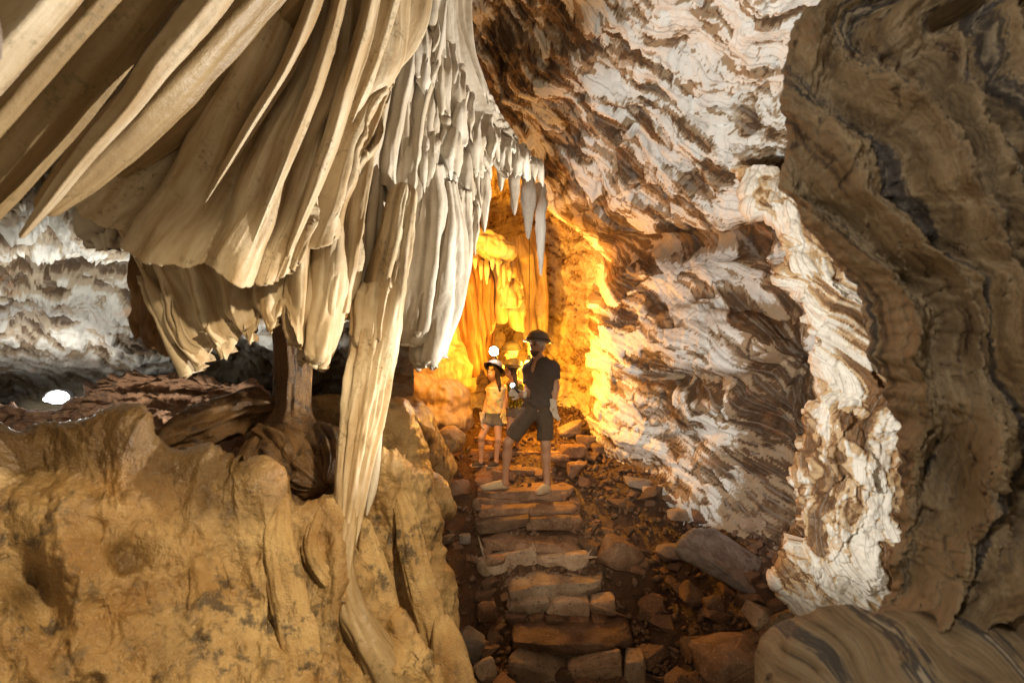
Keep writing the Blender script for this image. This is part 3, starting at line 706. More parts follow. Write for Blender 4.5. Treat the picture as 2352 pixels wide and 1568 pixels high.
# ---- the ragged cluster: a tattered backing and many thin stalactites
curtain('ragged_sheet', [
    [(890, -160, 3.3), (970, -160, 3.4), (1030, -160, 3.6), (1090, -160, 3.8)],
    [(900, 60, 3.2), (965, 60, 3.3), (1020, 70, 3.5), (1075, 70, 3.8)],
    [(890, 230, 3.1), (965, 230, 3.25), (1040, 220, 3.5), (1120, 240, 3.9)],
    [(890, 360, 3.1), (975, 360, 3.25), (1070, 340, 3.5), (1190, 330, 4.0)],
    [(890, 540, 3.1), (975, 500, 3.25), (1070, 430, 3.5), (1215, 352, 4.0)]],
    300, 300, CALCITE_PALE, 'tattered pale dripstone backing behind the cluster of thin stalactites', folds=11.0, famp=0.07, seed=19, rag=34, thick=0.03, power=1.1, warp=1.6, fine=0.02)
rnd = random.Random(5)
CL = 'thin stalactites of the ragged cluster above the passage'
def frill_tongue(u, v, L, w, d, seed, mat=CALCITE_PALE, name='stalactite', label='thin flattened stalactite in the ragged cluster above the passage', group=CL, lean=0.0, nl=30, nr=14):
    hw = [w * 1.9, w * 1.25, w, w * 0.9, w * 0.75, w * 0.45, w * 0.12]
    hw = [w * 1.1, w * 1.15, w * 1.1, w, w * 0.8, w * 0.5, w * 0.15]
    pth = [(u + lean * k * k * L, v + L * k, d + 0.30 * max(0, .25 - k) / .25 - 0.03 * k) for k in (0, .12, .3, .5, .7, .88, 1.0)]
    return sweep(name, pth, hw, mat, label, 'stalactite', group, th=0.5, nr=nr, nl=nl, flute=0.34, ff=1.7, seed=seed, lf=5.0)
n = 0
ci = 0
CT = 'ragged tiers of the dripstone cluster'
for v0, spans in ((-90, (965,)), (20, (955, 990)), (90, (945, 1000)), (160, (940, 985, 1030)), (215, (930, 985, 1050)), (265, (910, 960, 1020, 1080)), (300, (950, 1000, 1060)), (350, (930, 985, 1040)), (400, (960, 1015)), (440, (945, 1000, 1055))):
    for u0 in spans:
        w = rnd.uniform(34, 50); h = rnd.uniform(120, 200); d = float(np.interp((u0 - 900) / 320, [0, .3, .6, 1], [2.98, 3.12, 3.36, 3.82])) + rnd.uniform(-.08, .03)
        u = u0 + rnd.uniform(-8, 8); v = v0 + rnd.uniform(-12, 12); k = rnd.uniform(-.25, .25)
        curtain('ragged_tier', [[(u - w, v, d + .26), (u, v - 8, d + .18), (u + w, v + 4, d + .28)], [(u - w * .95, v + h * .3, d + .05), (u, v + h * .3, d - .02), (u + w * .95, v + h * .32, d + .06)], [(u - w * .9 + k * 20, v + h * .7, d + .03), (u + k * 20, v + h * .72, d - .03), (u + w * .9 + k * 20, v + h * .7, d + .05)]],
            64, 60, CALCITE_PALE, 'small scalloped dripstone tier in the %s of the ragged cluster above the passage' % ('top' if v0 < 130 else 'middle' if v0 < 280 else 'lower part'), 'drapery', CT, folds=rnd.uniform(1.5, 2.8), famp=.04, fphase=rnd.random(), seed=200 + ci, rag=rnd.uniform(34, 56), thick=.016, warp=.5, power=1.3, fine=.004)
        ci += 1
for u0, v0, h0 in ((1085, 255, 95), (1120, 285, 90), (1155, 310, 80), (1190, 335, 70), (1100, 330, 80), (1215, 355, 60)):
    d = float(np.interp((u0 - 900) / 320, [0, .3, .6, 1], [2.98, 3.12, 3.36, 3.82]))
    curtain('ragged_tier', [[(u0 - 30, v0 - 10, d + .26), (u0, v0, d + .18), (u0 + 30, v0 + 12, d + .28)], [(u0 - 28, v0 + h0 * .3, d + .05), (u0, v0 + h0 * .34, d - .02), (u0 + 28, v0 + h0 * .4, d + .06)], [(u0 - 26, v0 + h0 * .7, d + .03), (u0, v0 + h0 * .75, d - .03), (u0 + 26, v0 + h0 * .8, d + .05)]],
        50, 50, CALCITE_PALE, 'short scalloped tier along the right rim of the ragged cluster, above the glowing gap', 'drapery', CT, folds=2.7, famp=.022, fphase=u0 * .37, seed=u0, rag=24, thick=.016, warp=.5, power=1.3, fine=.004)
for row in range(12):
    v0 = 40 + row * 36
    uL = np.interp(v0, [0, 120, 300, 450], [955, 945, 915, 910]); uR = np.interp(v0, [0, 60, 120, 210, 310, 370, 450], [1000, 1015, 1040, 1075, 1110, 1100, 1050])
    m = max(2, int((uR - uL) / 44))
    for k in range(m):
        u = uL + (uR - uL) * (k + 0.5 + rnd.uniform(-.4, .4)) / m
        d = np.interp((u - 900) / 320, [0, .3, .6, 1], [3.02, 3.15, 3.4, 3.85]) + rnd.uniform(-0.10, 0.04)
        L = rnd.uniform(70, 150); w = rnd.uniform(7, 12)
        frill_tongue(u, v0 + rnd.uniform(-14, 14), L, w, d, 100 + n, lean=rnd.uniform(-.06, .06), label='thin flattened stalactite in the %s of the ragged cluster above the passage' % ('top' if row < 4 else 'middle' if row < 8 else 'lowest rows')); n += 1
# big ones of the cluster, seen against the orange chamber
for u, v, L, w, d, lab in ((1088, 430, 115, 16, 3.6, 'white stalactite tip hanging left of the glowing gap'), (1112, 330, 205, 14, 3.7, 'long pale stalactite crossing the left of the glowing gap'),
    (1182, 365, 130, 12, 3.95, 'short blunt stalactite in the middle of the glowing gap'), (1214, 385, 165, 14, 4.1, 'broad tan stalactite on the right of the glowing gap'),
    (1242, 420, 214, 11, 4.2, 'longest pointed stalactite hanging right of the glowing gap'), (1150, 340, 100, 10, 3.8, 'slim stalactite at the top of the glowing gap')):
    frill_tongue(u, v, L, w, d, n, lab and CALCITE_PALE, label=lab, group='stalactites against the glowing chamber', nl=44, nr=20); n += 1
# long flutes beside the column
FLU = 'thick flutes beside the long column'
for pth, hw, lab, sd in (
    ([(925, 230, 2.95), (920, 400, 2.9), (905, 560, 2.88), (885, 690, 2.86)], [24, 30, 36, 30], 'broad white flute running down behind the top of the long column', 41),
    ([(985, 380, 3.05), (985, 500, 3.0), (972, 640, 2.98), (952, 752, 2.97)], [26, 32, 34, 24], 'rounded flute just right of the long column', 42),
    ([(1022, 420, 3.1), (1025, 540, 3.06), (1012, 680, 3.03), (985, 800, 3.0)], [26, 33, 36, 22], 'rightmost thick flute with a blunt drooping tip', 43),
    ([(1062, 440, 3.2), (1055, 560, 3.15), (1030, 680, 3.12), (1002, 780, 3.1)], [14, 20, 24, 14], 'thin edge flute bordering the glowing chamber', 44),
    ([(860, 400, 2.75), (855, 480, 2.72), (845, 590, 2.7), (815, 700, 2.68)], [16, 24, 26, 14], 'slim white flute left of the long column top', 45),
    ([(820, 460, 2.62), (812, 560, 2.58), (790, 650, 2.55), (770, 700, 2.53)], [18, 24, 24, 12], 'short flute between the torn hem and the column', 46),
    ([(760, 420, 2.5), (752, 560, 2.42), (742, 690, 2.38), (722, 800, 2.36)], [24, 34, 38, 26], 'thick cream flute hanging at the right end of the torn hem', 47),
    ([(700, 500, 2.45), (690, 600, 2.4), (684, 690, 2.36), (690, 760, 2.36)], [22, 30, 32, 22], 'cream flute above the wet brown stalagmite', 48)):
    rows = [[(u - w, v, d + .10), (u - .4 * w, v, d - .01), (u + .4 * w, v, d - .02), (u + w, v, d + .08)] for (u, v, d), w in zip(pth, hw)]
    u, v, d = pth[-1]; w = hw[-1] * .35; rows.append([(u - w - 4, v + 16, d + .06), (u - .4 * w - 4, v + 20, d + .02), (u + .4 * w - 4, v + 20, d + .02), (u + w - 4, v + 14, d + .06)])
    curtain('flute', rows, 150, 76, CALCITE if sd > 45 else CALCITE_PALE, lab, 'stalactite', FLU, folds=1.7 + .35 * (sd % 3), famp=.045, fphase=.31 * sd, seed=sd, rag=9, thick=.05, warp=.55, power=.75, fine=.012, taper=.5)

# ---- the long column reaching the mound
sweep('long_column', [(930, 420, 2.72), (905, 560, 2.66), (880, 690, 2.6), (858, 800, 2.56), (838, 930, 2.44), (815, 1070, 2.32), (800, 1180, 2.24), (786, 1290, 2.14), (790, 1400, 2.08)],
      [30, 38, 46, 50, 47, 38, 29, 22, 20], CALCITE, 'long leaning cream column standing on the flowstone mound', 'column', th=0.8, nr=84, nl=220, seed=51, flute=0.24, ff=2.2, lf=1.1)
curtain('column_lip', [[(815, 640, 2.58), (850, 650, 2.54), (900, 640, 2.56)], [(812, 690, 2.55), (845, 690, 2.5), (885, 680, 2.54)], [(808, 760, 2.54), (838, 790, 2.5), (870, 770, 2.53)]], 60, 60, CALCITE, 'rounded cream lip wrapped round the top of the long column', 'dripstone', folds=1.5, famp=0.03, seed=53, rag=8)
sweep('blade', [(878, 940, 2.62), (866, 1040, 2.56), (856, 1120, 2.5), (842, 1185, 2.45)], [4, 9, 10, 2], CALCITE_PALE, 'thin pale blade along the right edge of the long column', 'dripstone', th=0.7, nr=16, nl=60, seed=54, flute=.1)

# ---- flowstone mound, lower left
def mound():
    C = [(-420, 990, 1.75), (-200, 965, 1.85), (0, 952, 1.95), (110, 945, 2.0), (215, 962, 2.02), (268, 968, 2.05), (325, 1005, 2.08), (420, 1062, 2.12), (500, 1098, 2.16), (560, 1108, 2.18), (612, 1070, 2.2), (650, 1118, 2.2), (720, 1150, 2.24), (775, 1140, 2.28), (815, 1290, 2.24), (870, 1395, 2.2), (930, 1450, 2.16), (985, 1530, 2.12), (1040, 1640, 2.1)]
    rows = []
    for r in range(9):
        row = []
        for (u, v, d) in C:
            if r == 0: row.append((u + 10, v + 190, d + 0.75))
            elif r == 1: row.append((u + 5, v + 40, d + 0.28))
            elif r == 2: row.append((u, v, d))
            else:
                k = (r - 2) / 6.0
                vb = max(1900, v + 420); db = 1.42 + 0.42 * np.clip((u) / 1000, -0.3, 1)
                uu = u + (-60 if u > 780 else 0) * k * 0 
                row.append((uu, v + (vb - v) * (k ** 1.25), d + (db - d) * (1 - (1 - k) ** 1.6)))
        rows.append(row)
    G = bicubic(rows, 275, 365); U, V = G[..., 0], G[..., 1]; W = PXA(G); n = grid_normals(W)
    gut = ridge2(U / 170 + 0.15 * fbm2(U / 90, V / 90, 2, 3), V / 520, 3, 5)
    hole = blob(U, V, [(410, 1235 + 510 * 0, 55, 45, 1.0)])
    hole = np.exp(-(((U - 410) / 58) ** 2 + ((V - 1740 + 0) / 40) ** 2))
    hole = np.exp(-((((U - 415) * .85 + (V - 1732) * .5) / 60) ** 4 + (((V - 1732) * .85 - (U - 415) * .5) / 36) ** 4))
    hx = np.exp(-((((U - 300) * .9 - (V - 1268) * .45) / 48) ** 4 + (((V - 1268) * .9 + (U - 300) * .45) / 34) ** 4))
    hol = blob(U, V, [(50, 1320, 70, 80, 1.0), (110, 1440, 60, 80, .8), (560, 1350, 60, 110, .7), (700, 1420, 50, 120, .8), (470, 1480, 70, 60, .5), (820, 1480, 40, 90, .8), (250, 1110, 60, 40, .5), (590, 1180, 40, 60, .6)])
    disp = -0.07 * hol + 0.03 * ridge2(U / 130 + .4 * fbm2(U / 120, V / 120, 2, 4), V / 330, 2, 31) + 0.15 * fbm2(U / 260, V / 300, 2, 8) + 0.012 * gut + 0.014 * fbm2(U / 60, V / 70, 3, 11) + 0.006 * fbm2(U / 11, V / 11, 3, 15) - 0.02 * sstep(.1, .5, fbm2(U / 70, V / 90, 3, 61)) - 0.07 * hx
    disp = disp + 0.02 * ridge2(U / 60, V / 420, 2, 77) * sstep(640, 900, U)
    W = W + n * disp[..., None]
    wet = 0.45 + 0.55 * sstep(0.0, 0.5, fbm2(U / 110, V / 160, 3, 21) + 0.8 * sstep(640, 900, U) - 0.3)
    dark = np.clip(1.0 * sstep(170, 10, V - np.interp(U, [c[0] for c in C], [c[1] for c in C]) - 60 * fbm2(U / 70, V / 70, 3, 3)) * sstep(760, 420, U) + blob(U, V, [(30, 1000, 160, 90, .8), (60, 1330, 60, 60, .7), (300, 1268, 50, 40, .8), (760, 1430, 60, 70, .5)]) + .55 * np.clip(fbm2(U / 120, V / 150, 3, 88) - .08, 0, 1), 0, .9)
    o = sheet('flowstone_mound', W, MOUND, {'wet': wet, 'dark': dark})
    tag(o, 'large tan flowstone mound filling the lower left', 'flowstone')
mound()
def lobe(name, sil, d0, left, label, mat, seed, wetv=0.3, n1=170, n2=130, bot=1750):
    rows = []
    for v, e, dv in sil:
        row = [(left, v + dv, d0 + 0.05), (left + (e - left) * .3, v + dv * .7, d0 - 0.06), (left + (e - left) * .6, v + dv * .4, d0 - 0.07), (left + (e - left) * .85, v + dv * .1, d0 + 0.02), (e, v, d0 + 0.2), (e + 3, v, d0 + 0.4), (e - 40, v, d0 + 0.9)]
        rows.append(row)
    G = bicubic(rows, n1, n2); U, V = G[..., 0], G[..., 1]; W = PXA(G); n = grid_normals(W)
    disp = 0.05 * ridge2(U / 75 + .3 * fbm2(U / 80, V / 80, 2, seed), V / 420, 3, seed) + 0.04 * fbm2(U / 90, V / 130, 3, seed + 2) + 0.012 * fbm2(U / 18, V / 22, 4, seed + 4) - .02
    W = W + n * disp[..., None]
    o = sheet(name, W, mat, {'wet': np.clip(wetv + .5 * fbm2(U / 60, V / 90, 2, seed + 7), 0, 1)})
    return tag(o, label, 'flowstone')
lobe('flowstone_lobe', [(905, 885, 0), (915, 905, 0), (960, 945, 0), (1020, 968, 0), (1075, 992, 0), (1130, 1028, 0), (1165, 1040, 0), (1200, 1012, 0), (1260, 1000, 0), (1420, 1000, 0)], 3.35, 700, 'smooth pale brown flowstone lobe behind the foot of the long column', MOUND, 31)
lobe('flowstone_lobe', [(1040, 900, 0), (1050, 925, 0), (1075, 960, 0), (1120, 985, 0), (1200, 1000, 0), (1260, 1004, 0), (1330, 1032, 0), (1410, 1052, 0), (1480, 1062, 0), (1600, 1085, 0), (1800, 1120, 0)], 2.72, 720, 'ribbed tan flowstone lobe right of the foot of the long column', MOUND, 35)
sweep('leaning_stone', [(1012, 1412, 2.5), (1022, 1450, 2.45), (1034, 1510, 2.4), (1046, 1600, 2.35), (1060, 1760, 2.3)], [14, 30, 42, 50, 60], MOUND, 'pointed brown stone leaning against the tan flowstone at the bottom', 'stone', th=0.6, nr=40, nl=70, seed=61, flute=0.12)
sweep('stalagmite', [(838, 1190, 2.36), (846, 1260, 2.32), (862, 1340, 2.28), (885, 1440, 2.24), (900, 1560, 2.2)], [8, 26, 36, 40, 46], MOUND, 'speckled brown stalagmite foot where the long column meets the mound', 'stalagmite', th=0.8, nr=36, nl=70, seed=62, flute=0.2)

# ---- flow ribs running down from the foot of the column
for pth, hw, lab, sd in (
    ([(806, 1160, 2.25), (792, 1240, 2.16), (784, 1320, 2.09), (806, 1400, 2.05), (856, 1490, 2.02), (930, 1620, 1.99)], [16, 25, 27, 30, 36, 44], 'glossy tan flow rib curving down from the foot of the long column', 161),
    ([(738, 1170, 2.2), (716, 1250, 2.12), (742, 1310, 2.07), (800, 1380, 2.04)], [16, 22, 22, 16], 'wet pale flow rib left of the foot of the long column', 162),
    ([(650, 1130, 2.16), (640, 1230, 2.04), (660, 1340, 1.95), (690, 1480, 1.86), (700, 1620, 1.8)], [12, 30, 34, 40, 40], 'broad tan flow rib down the middle of the mound', 163),
    ([(480, 1110, 2.12), (455, 1220, 1.99), (470, 1350, 1.88), (480, 1500, 1.76), (480, 1640, 1.68)], [12, 34, 42, 46, 40], 'wide low flow rib left of the middle of the mound', 164),
    ([(905, 1110, 2.72), (935, 1200, 2.64), (960, 1320, 2.56), (1000, 1450, 2.5), (1030, 1600, 2.45)], [10, 24, 28, 30, 30], 'vertical flow rib on the lobe beside the stairs', 165)):
    sweep('flow_rib', pth, hw, CALCITE_TAN if sd == 161 else MOUND, lab, 'flowstone', 'flow ribs on the mound', th=0.55, nr=44, nl=110, seed=sd, flute=0.3, lf=3.0, ff=1.8)
# ---- wet brown stalagmite with a flared base
sweep('wet_stalagmite', [(664, 690, 3.05), (668, 760, 3.05), (672, 850, 3.05), (668, 930, 3.03), (664, 985, 2.98), (662, 1050, 2.9), (668, 1140, 2.78), (676, 1300, 2.6)], [34, 36, 38, 40, 64, 104, 140, 150], WET_BROWN, 'wet dark brown stalagmite with a flared base under the torn hem', 'stalagmite', th=0.8, nr=84, nl=170, seed=71, flute=0.15, ff=3.4, lf=0.6)
sweep('wet_ridge', [(640, 935, 3.0), (560, 945, 2.98), (480, 975, 2.9), (405, 1008, 2.85), (330, 1050, 2.8)], [22, 44, 44, 38, 20], WET_BROWN, 'glistening dark ridge left of the wet stalagmite', 'flowstone', th=1.0, nr=60, nl=150, seed=72, flute=0.42, lf=4.0, ff=2.6)
sweep('wet_ridge', [(600, 990, 2.9), (640, 1020, 2.8), (680, 1070, 2.7), (740, 1120, 2.6)], [30, 46, 50, 40], WET_BROWN, 'shiny brown fold in front of the wet stalagmite', 'flowstone', th=1.0, nr=60, nl=120, seed=73, flute=0.42, lf=4.0, ff=2.6)
sweep('wet_ridge', [(728, 975, 2.85), (752, 1000, 2.75), (764, 1050, 2.68), (750, 1110, 2.6)], [10, 24, 26, 18], WET_BROWN, 'small wet hump right of the wet stalagmite', 'flowstone', th=1.0, nr=50, nl=80, seed=74, flute=0.4, lf=4.0, ff=2.6)
def ledge():
    top = [(-400, 925, 4.6), (-100, 930, 4.6), (60, 932, 4.5), (150, 922, 4.4), (215, 892, 4.25), (260, 858, 4.2), (330, 850, 4.15), (440, 862, 4.1), (540, 872, 4.05), (600, 900, 3.95), (660, 930, 3.8), (800, 930, 3.6)]
    rows = [[(u, v + 25, d + 2.2) for u, v, d in top], [(u, v + 4, d + .5) for u, v, d in top], [(u, v, d) for u, v, d in top], [(u, v + 45, d - .12) for u, v, d in top], [(u, v + 100, d - .4) for u, v, d in top], [(u, v + 170, d - .8) for u, v, d in top], [(u, v + 320, d - 1.3) for u, v, d in top]]
    G = bicubic(rows, 150, 220); U, V = G[..., 0], G[..., 1]; W = PXA(G); n = grid_normals(W)
    disp = 0.10 * fbm2(U / 120, V / 40, 4, 5) + 0.07 * ridge2(U / 46, V / 16, 4, 8) - 0.05
    W = W + n * disp[..., None]
    o = sheet('brown_ledge', W, LEDGE, {'wet': np.full(U.shape, 0.0)}); tag(o, 'rough dark brown rock ledge on the left', kind='structure')
ledge()

# ---- formations of the orange chamber
def M(u, v, d): return tuple(PX(u, v, d))
def px(p, d): return p * d / FPX
CH = 'dripstone in the glowing chamber'
o = blobs('flowstone_cone', [(M(1036, 680, 8.0), (.18, .3, .5)), (M(1022, 770, 7.9), (.34, .4, .5)), (M(1000, 860, 7.8), (.5, .5, .5)), (M(1062, 850, 7.8), (.28, .4, .40)), (M(960, 930, 7.6), (.5, .5, .5))], 0.15, 0.03, CALCITE, (0.05, 3.0), 3,
          extra=lambda P: 0.05 * np.abs(np.sin(P[..., 2] * 9 + 3 * fbm3(P * 2, 2, 4))))
tag(o, 'broad orange lit flowstone cone left of the people', 'flowstone', CH)
o = blobs('flowstone_boulder', [(M(1010, 900, 6.9), (.34, .3, .16)), (M(1045, 925, 6.9), (.24, .25, .22)), (M(1000, 960, 6.8), (.3, .3, .2)), (M(1050, 965, 6.8), (.2, .25, .16)), (M(965, 890, 7.0), (.25, .3, .2))], 0.08, 0.022, CALCITE, (0.05, 6.0), 5)
tag(o, 'lumpy golden flowstone boulder left of the stairs', 'flowstone', CH)
o = blobs('flowstone_slope', [(M(975, 1040, 5.2), (.22, .3, .25)), (M(1010, 1080, 5.3), (.16, .25, .18)), (M(930, 985, 5.0), (.3, .4, .3)), (M(1035, 1010, 5.9), (.16, .3, .14))], 0.1, 0.02, MOUND, (0.04, 6.0), 6, wet=.7)
tag(o, 'wet brown flowstone slope at the left edge of the stairs', 'flowstone', CH)
curtain('chamber_drapery', [[(1112, 540, 7.9), (1150, 545, 7.7), (1190, 540, 7.9), (1232, 520, 8.4)], [(1116, 620, 7.9), (1150, 625, 7.8), (1195, 620, 7.95), (1236, 600, 8.4)], [(1118, 690, 7.9), (1150, 695, 7.82), (1200, 690, 8.0), (1238, 690, 8.5)], [(1122, 745, 7.9), (1152, 740, 7.85), (1200, 740, 8.05), (1240, 770, 8.6)]],
    150, 170, CALCITE, 'broad orange lit drapery hanging in the middle of the chamber', 'drapery', CH, folds=4.6, famp=.13, seed=81, rag=22, thick=.05, warp=.5, power=.9, scal=[(.36, .06, -34), (.72, .05, 60)])
curtain('chamber_drapery', [[(1040, 540, 7.7), (1075, 545, 7.6), (1112, 560, 7.8)], [(1042, 640, 7.7), (1080, 640, 7.55), (1116, 650, 7.8)], [(1050, 740, 7.8), (1088, 750, 7.6), (1116, 750, 7.9)], [(1066, 850, 7.9), (1098, 850, 7.7), (1120, 860, 8.0)]],
    150, 130, CALCITE_BROWN, 'dark rusty drapery in the chamber above the front girl', 'drapery', CH, folds=3.4, famp=.12, seed=82, rag=14, thick=.05, warp=.9, fine=.03)
curtain('chamber_drapery', [[(1160, 640, 7.5), (1175, 640, 7.45), (1190, 640, 7.5)], [(1158, 670, 7.5), (1174, 672, 7.42), (1190, 670, 7.5)], [(1160, 702, 7.5), (1174, 704, 7.44), (1188, 702, 7.5)]],
    60, 60, CALCITE, 'short blunt drapery in front of the broad one in the chamber', 'drapery', CH, folds=1.0, famp=.1, seed=83, rag=3, thick=.05)
for pth, hw, mt, lab, sd, th in (
    ([(1216, 770, 7.5), (1219, 860, 7.5), (1222, 960, 7.5)], [3, 6, 11], CALCITE, 'thin stalagmite spike behind the man', 88, .9),):
    sweep('dripstone', pth, hw, mt, lab, 'dripstone', CH, th=th, nr=40, nl=90, seed=sd, flute=0.34, lf=1.6, ff=2.2)
o = blobs('fringed_lump', [(M(1120, 560, 7.4), (.26, .3, .16)), (M(1150, 580, 7.4), (.22, .3, .16)), (M(1095, 545, 7.4), (.2, .3, .12))], 0.08, 0.022, CALCITE_PALE, (0.05, 7.0), 9)
tag(o, 'pinkish white fringed lump hanging in the chamber top', 'dripstone', CH)
for k in range(7):
    frill_tongue(1092 + k * 13, 585 + 10 * math.sin(k * 1.3) + 3 * k, 34 + 12 * (k % 3), 5, 7.1, 300 + k, label='tiny stalactite fringing the pinkish lump in the chamber', group='fringe of the pinkish lump', nl=16, nr=10)
# ================================================================== stairs, rubble, slabs
def ico(sub):
    import bmesh
    bm = bmesh.new(); bmesh.ops.create_icosphere(bm, subdivisions=sub, radius=1.0)
    v = np.array([x.co[:] for x in bm.verts]); f = np.array([[y.index for y in x.verts] for x in bm.faces]); bm.free()
    return v, f
ICO2, ICO3, ICO4 = ico(2), ico(3), ico(4)
def rock_mesh(name, seed, ic=None, planes=14, soft=0.0, rough=0.0, dims=(1, 1, 1), pts=22, boxy=0.55):
    """a broken stone: the hull of a few random points, flat faces and sharp edges"""
    import bmesh
    rs = np.random.RandomState(seed)
    p = rs.normal(size=(pts, 3)); p /= np.linalg.norm(p, axis=1)[:, None]; p = np.sign(p) * np.abs(p) ** boxy * rs.uniform(.78, 1.0, (pts, 1)); p = p / np.abs(p).max()
    bm = bmesh.new()
    for q in p * np.array(dims): bm.verts.new(q)
    bmesh.ops.convex_hull(bm, input=bm.verts)
    for v in [v for v in bm.verts if not v.link_faces]: bm.verts.remove(v)
    if ic is ICO3:                                  # larger stones: chipped edges
        big = max(dims)
        bmesh.ops.bevel(bm, geom=list(bm.edges), offset=0.05 * big, segments=1, affect='EDGES')
        bmesh.ops.triangulate(bm, faces=bm.faces)
        bmesh.ops.subdivide_edges(bm, edges=bm.edges, cuts=1, use_grid_fill=True)
        bm.verts.ensure_lookup_table()
        c = np.array([v.co[:] for v in bm.verts]); n = c / (np.linalg.norm(c, axis=1)[:, None] + 1e-6)
        dsp = (0.05 * fbm3(c / big * 3.0, 3, seed) - 0.03 * np.abs(fbm3(c / big * np.array([2, 2, 9.0]), 2, seed + 4))) * big
        for v, q in zip(bm.verts, c + n * dsp[:, None]): v.co = q
    me = bpy.data.meshes.new(name); bm.to_mesh(me); bm.free()
    return me
def slab_mesh(name, dims, seed, nx=26, ny=14, nz=6, rough=0.02, corner=0.12):
    """a split stone slab: rounded box with broken edges"""
    v, f = ICO4; rs = np.random.RandomState(seed)
    e = np.sign(v) * np.abs(v) ** 0.35; e /= np.abs(e).max(1)[:, None] ** 0.97
    p = e * np.array(dims) * 0.5
    cut = rs.normal(size=(9, 3)); cut[:, 2] *= 0.25; cut /= np.linalg.norm(cut, axis=1)[:, None]
    q = p / (np.array(dims) * 0.5)
    for c in cut:
        h = rs.uniform(0.92, 1.12); dd = q @ c - h
        q = q - np.clip(dd, 0, None)[:, None] * c
    p = q * np.array(dims) * 0.5
    p = p + v * (rough * fbm3(p * 7.0 + seed, 4, seed) + .5 * rough * np.floor(3 * fbm3(p * np.array([4, 4, 12.]) + seed, 2, seed + 1)) / 3)[:, None]
    return mesh_np(name, p, None, f, smooth=False)
ROCKS = [rock_mesh('stone_shape', 200 + i, None, pts=12 + i % 7) for i in range(12)]
for m in ROCKS: m.materials.append(STONE)
BIGROCKS = [rock_mesh('boulder_shape', 300 + i, ICO3, planes=13) for i in range(6)]
for m in BIGROCKS: m.materials.append(STONE)

STEPS = [  # x0, x1 (px at front edge), v of the front edge, distance, depth
    (1172, 1470, 1482, 4.25, .48, 0.34), (1168, 1402, 1352, 4.75, .46, 0.24), (1102, 1342, 1252, 5.20, .42, 0.2), (1100, 1325, 1168, 5.55, .40, 0.16), (1094, 1322, 1132, 5.80, .50, 0.16),
    (1088, 1300, 1078, 6.32, .42, 0.15), (1075, 1290, 1040, 6.8, .45, 0.14), (1080, 1280, 1010, 7.3, .45, 0.14), (1080, 1270, 985, 7.8, .45, 0.14)]
SL = ['nearest stone step with a broken pale face at the bottom', 'second stone step from the bottom with a pink patch', 'third stone step from the bottom with a ribbed pale left end', 'fourth stone step from the bottom, edged with orange light',
      'stone step the man stands on', 'stone step under the feet of the girl in front', 'stone step just behind the girl', 'high stone step behind the legs of the man', 'topmost stone step far up the passage']
rs_ = random.Random(11)
for i, (u0, u1, v, d, dep, hgt) in enumerate(STEPS):
    a = PX(u0, v, d); b = PX(u1, v, d); wdt = b[0] - a[0]; cx = (a[0] + b[0]) / 2; top = a[2]
    r = empty('stone_step', (cx, d + dep / 2, top - hgt)); tag(r, SL[i], 'step', 'stone steps of the stair')
    o = obj('tread', slab_mesh('tread', (wdt, dep, 0.12), 400 + i, rough=0.034), STONE if i != 1 else STONE_STEP, r); o.location = (0, 0.01, hgt - 0.06); o.rotation_euler = (R(rs_.uniform(-2, 2)), R(rs_.uniform(-2, 2)), R(rs_.uniform(-4, 4)))
    for layer in range(2 if i < 2 else 1):
        x = -wdt / 2 - rs_.uniform(0, .04)
        while x < wdt / 2 - 0.06:
            w = rs_.uniform(.38, .70) if layer == 0 else rs_.uniform(.14, .36)
            w = min(w, wdt / 2 - x + 0.05); hh = hgt * ((.70 if i < 2 else .95) if layer == 0 else .5)
            m = rock_mesh('riser_stone', 500 + i * 50 + layer * 20 + int(x * 37), ICO3, dims=(w * .54, .12, hh * .56), pts=34, boxy=.36)
            s = obj('riser_stone', m, STONE_STEP if (i < 3 and layer == 0 and rs_.random() < .8) else STONE, r)
            s.location = (x + w / 2, -dep / 2 + (.03 if layer == 0 else -.05) + rs_.uniform(-.02, .03), hgt - .075 - hh * .5 - (0 if layer == 0 else hgt * .50))
            s.rotation_euler = (R(rs_.uniform(-8, 8)), R(rs_.uniform(-12, 12)), R(rs_.uniform(-8, 8)))
            x += w * rs_.uniform(.86, 1.0)

def on_floor(u, v):
    """where the ray through (u, v) meets the floor"""
    ds = np.linspace(2.5, 11, 800); p = np.stack([(u - 1176) / FPX * ds, ds, (784 - v) / FPX * ds], 1)
    g = p[:, 2] - floor_z(p[:, 0], p[:, 1]); k = np.argmax(g < 0)
    return p[k] if g[k] < 0 else None
def rock(u, v, w, h, label, seed, mat=STONE, tilt=(0, 0, 0), dy=0.7, cat='rock', name='rock', group=None, ic=ICO3):
    p = on_floor(u, v + h * 0.4)
    if p is None: return None
    d = p[1]; me = rock_mesh('rock', seed, ic, planes=12, dims=(w / 2 * d / FPX, w / 2 * d / FPX * dy, h / 2 * d / FPX))
    o = obj(name, me, mat); o.location = (p[0], p[1], p[2] + h * 0.36 * d / FPX); o.rotation_euler = tuple(R(t) for t in tilt)
    return tag(o, label, cat, group)
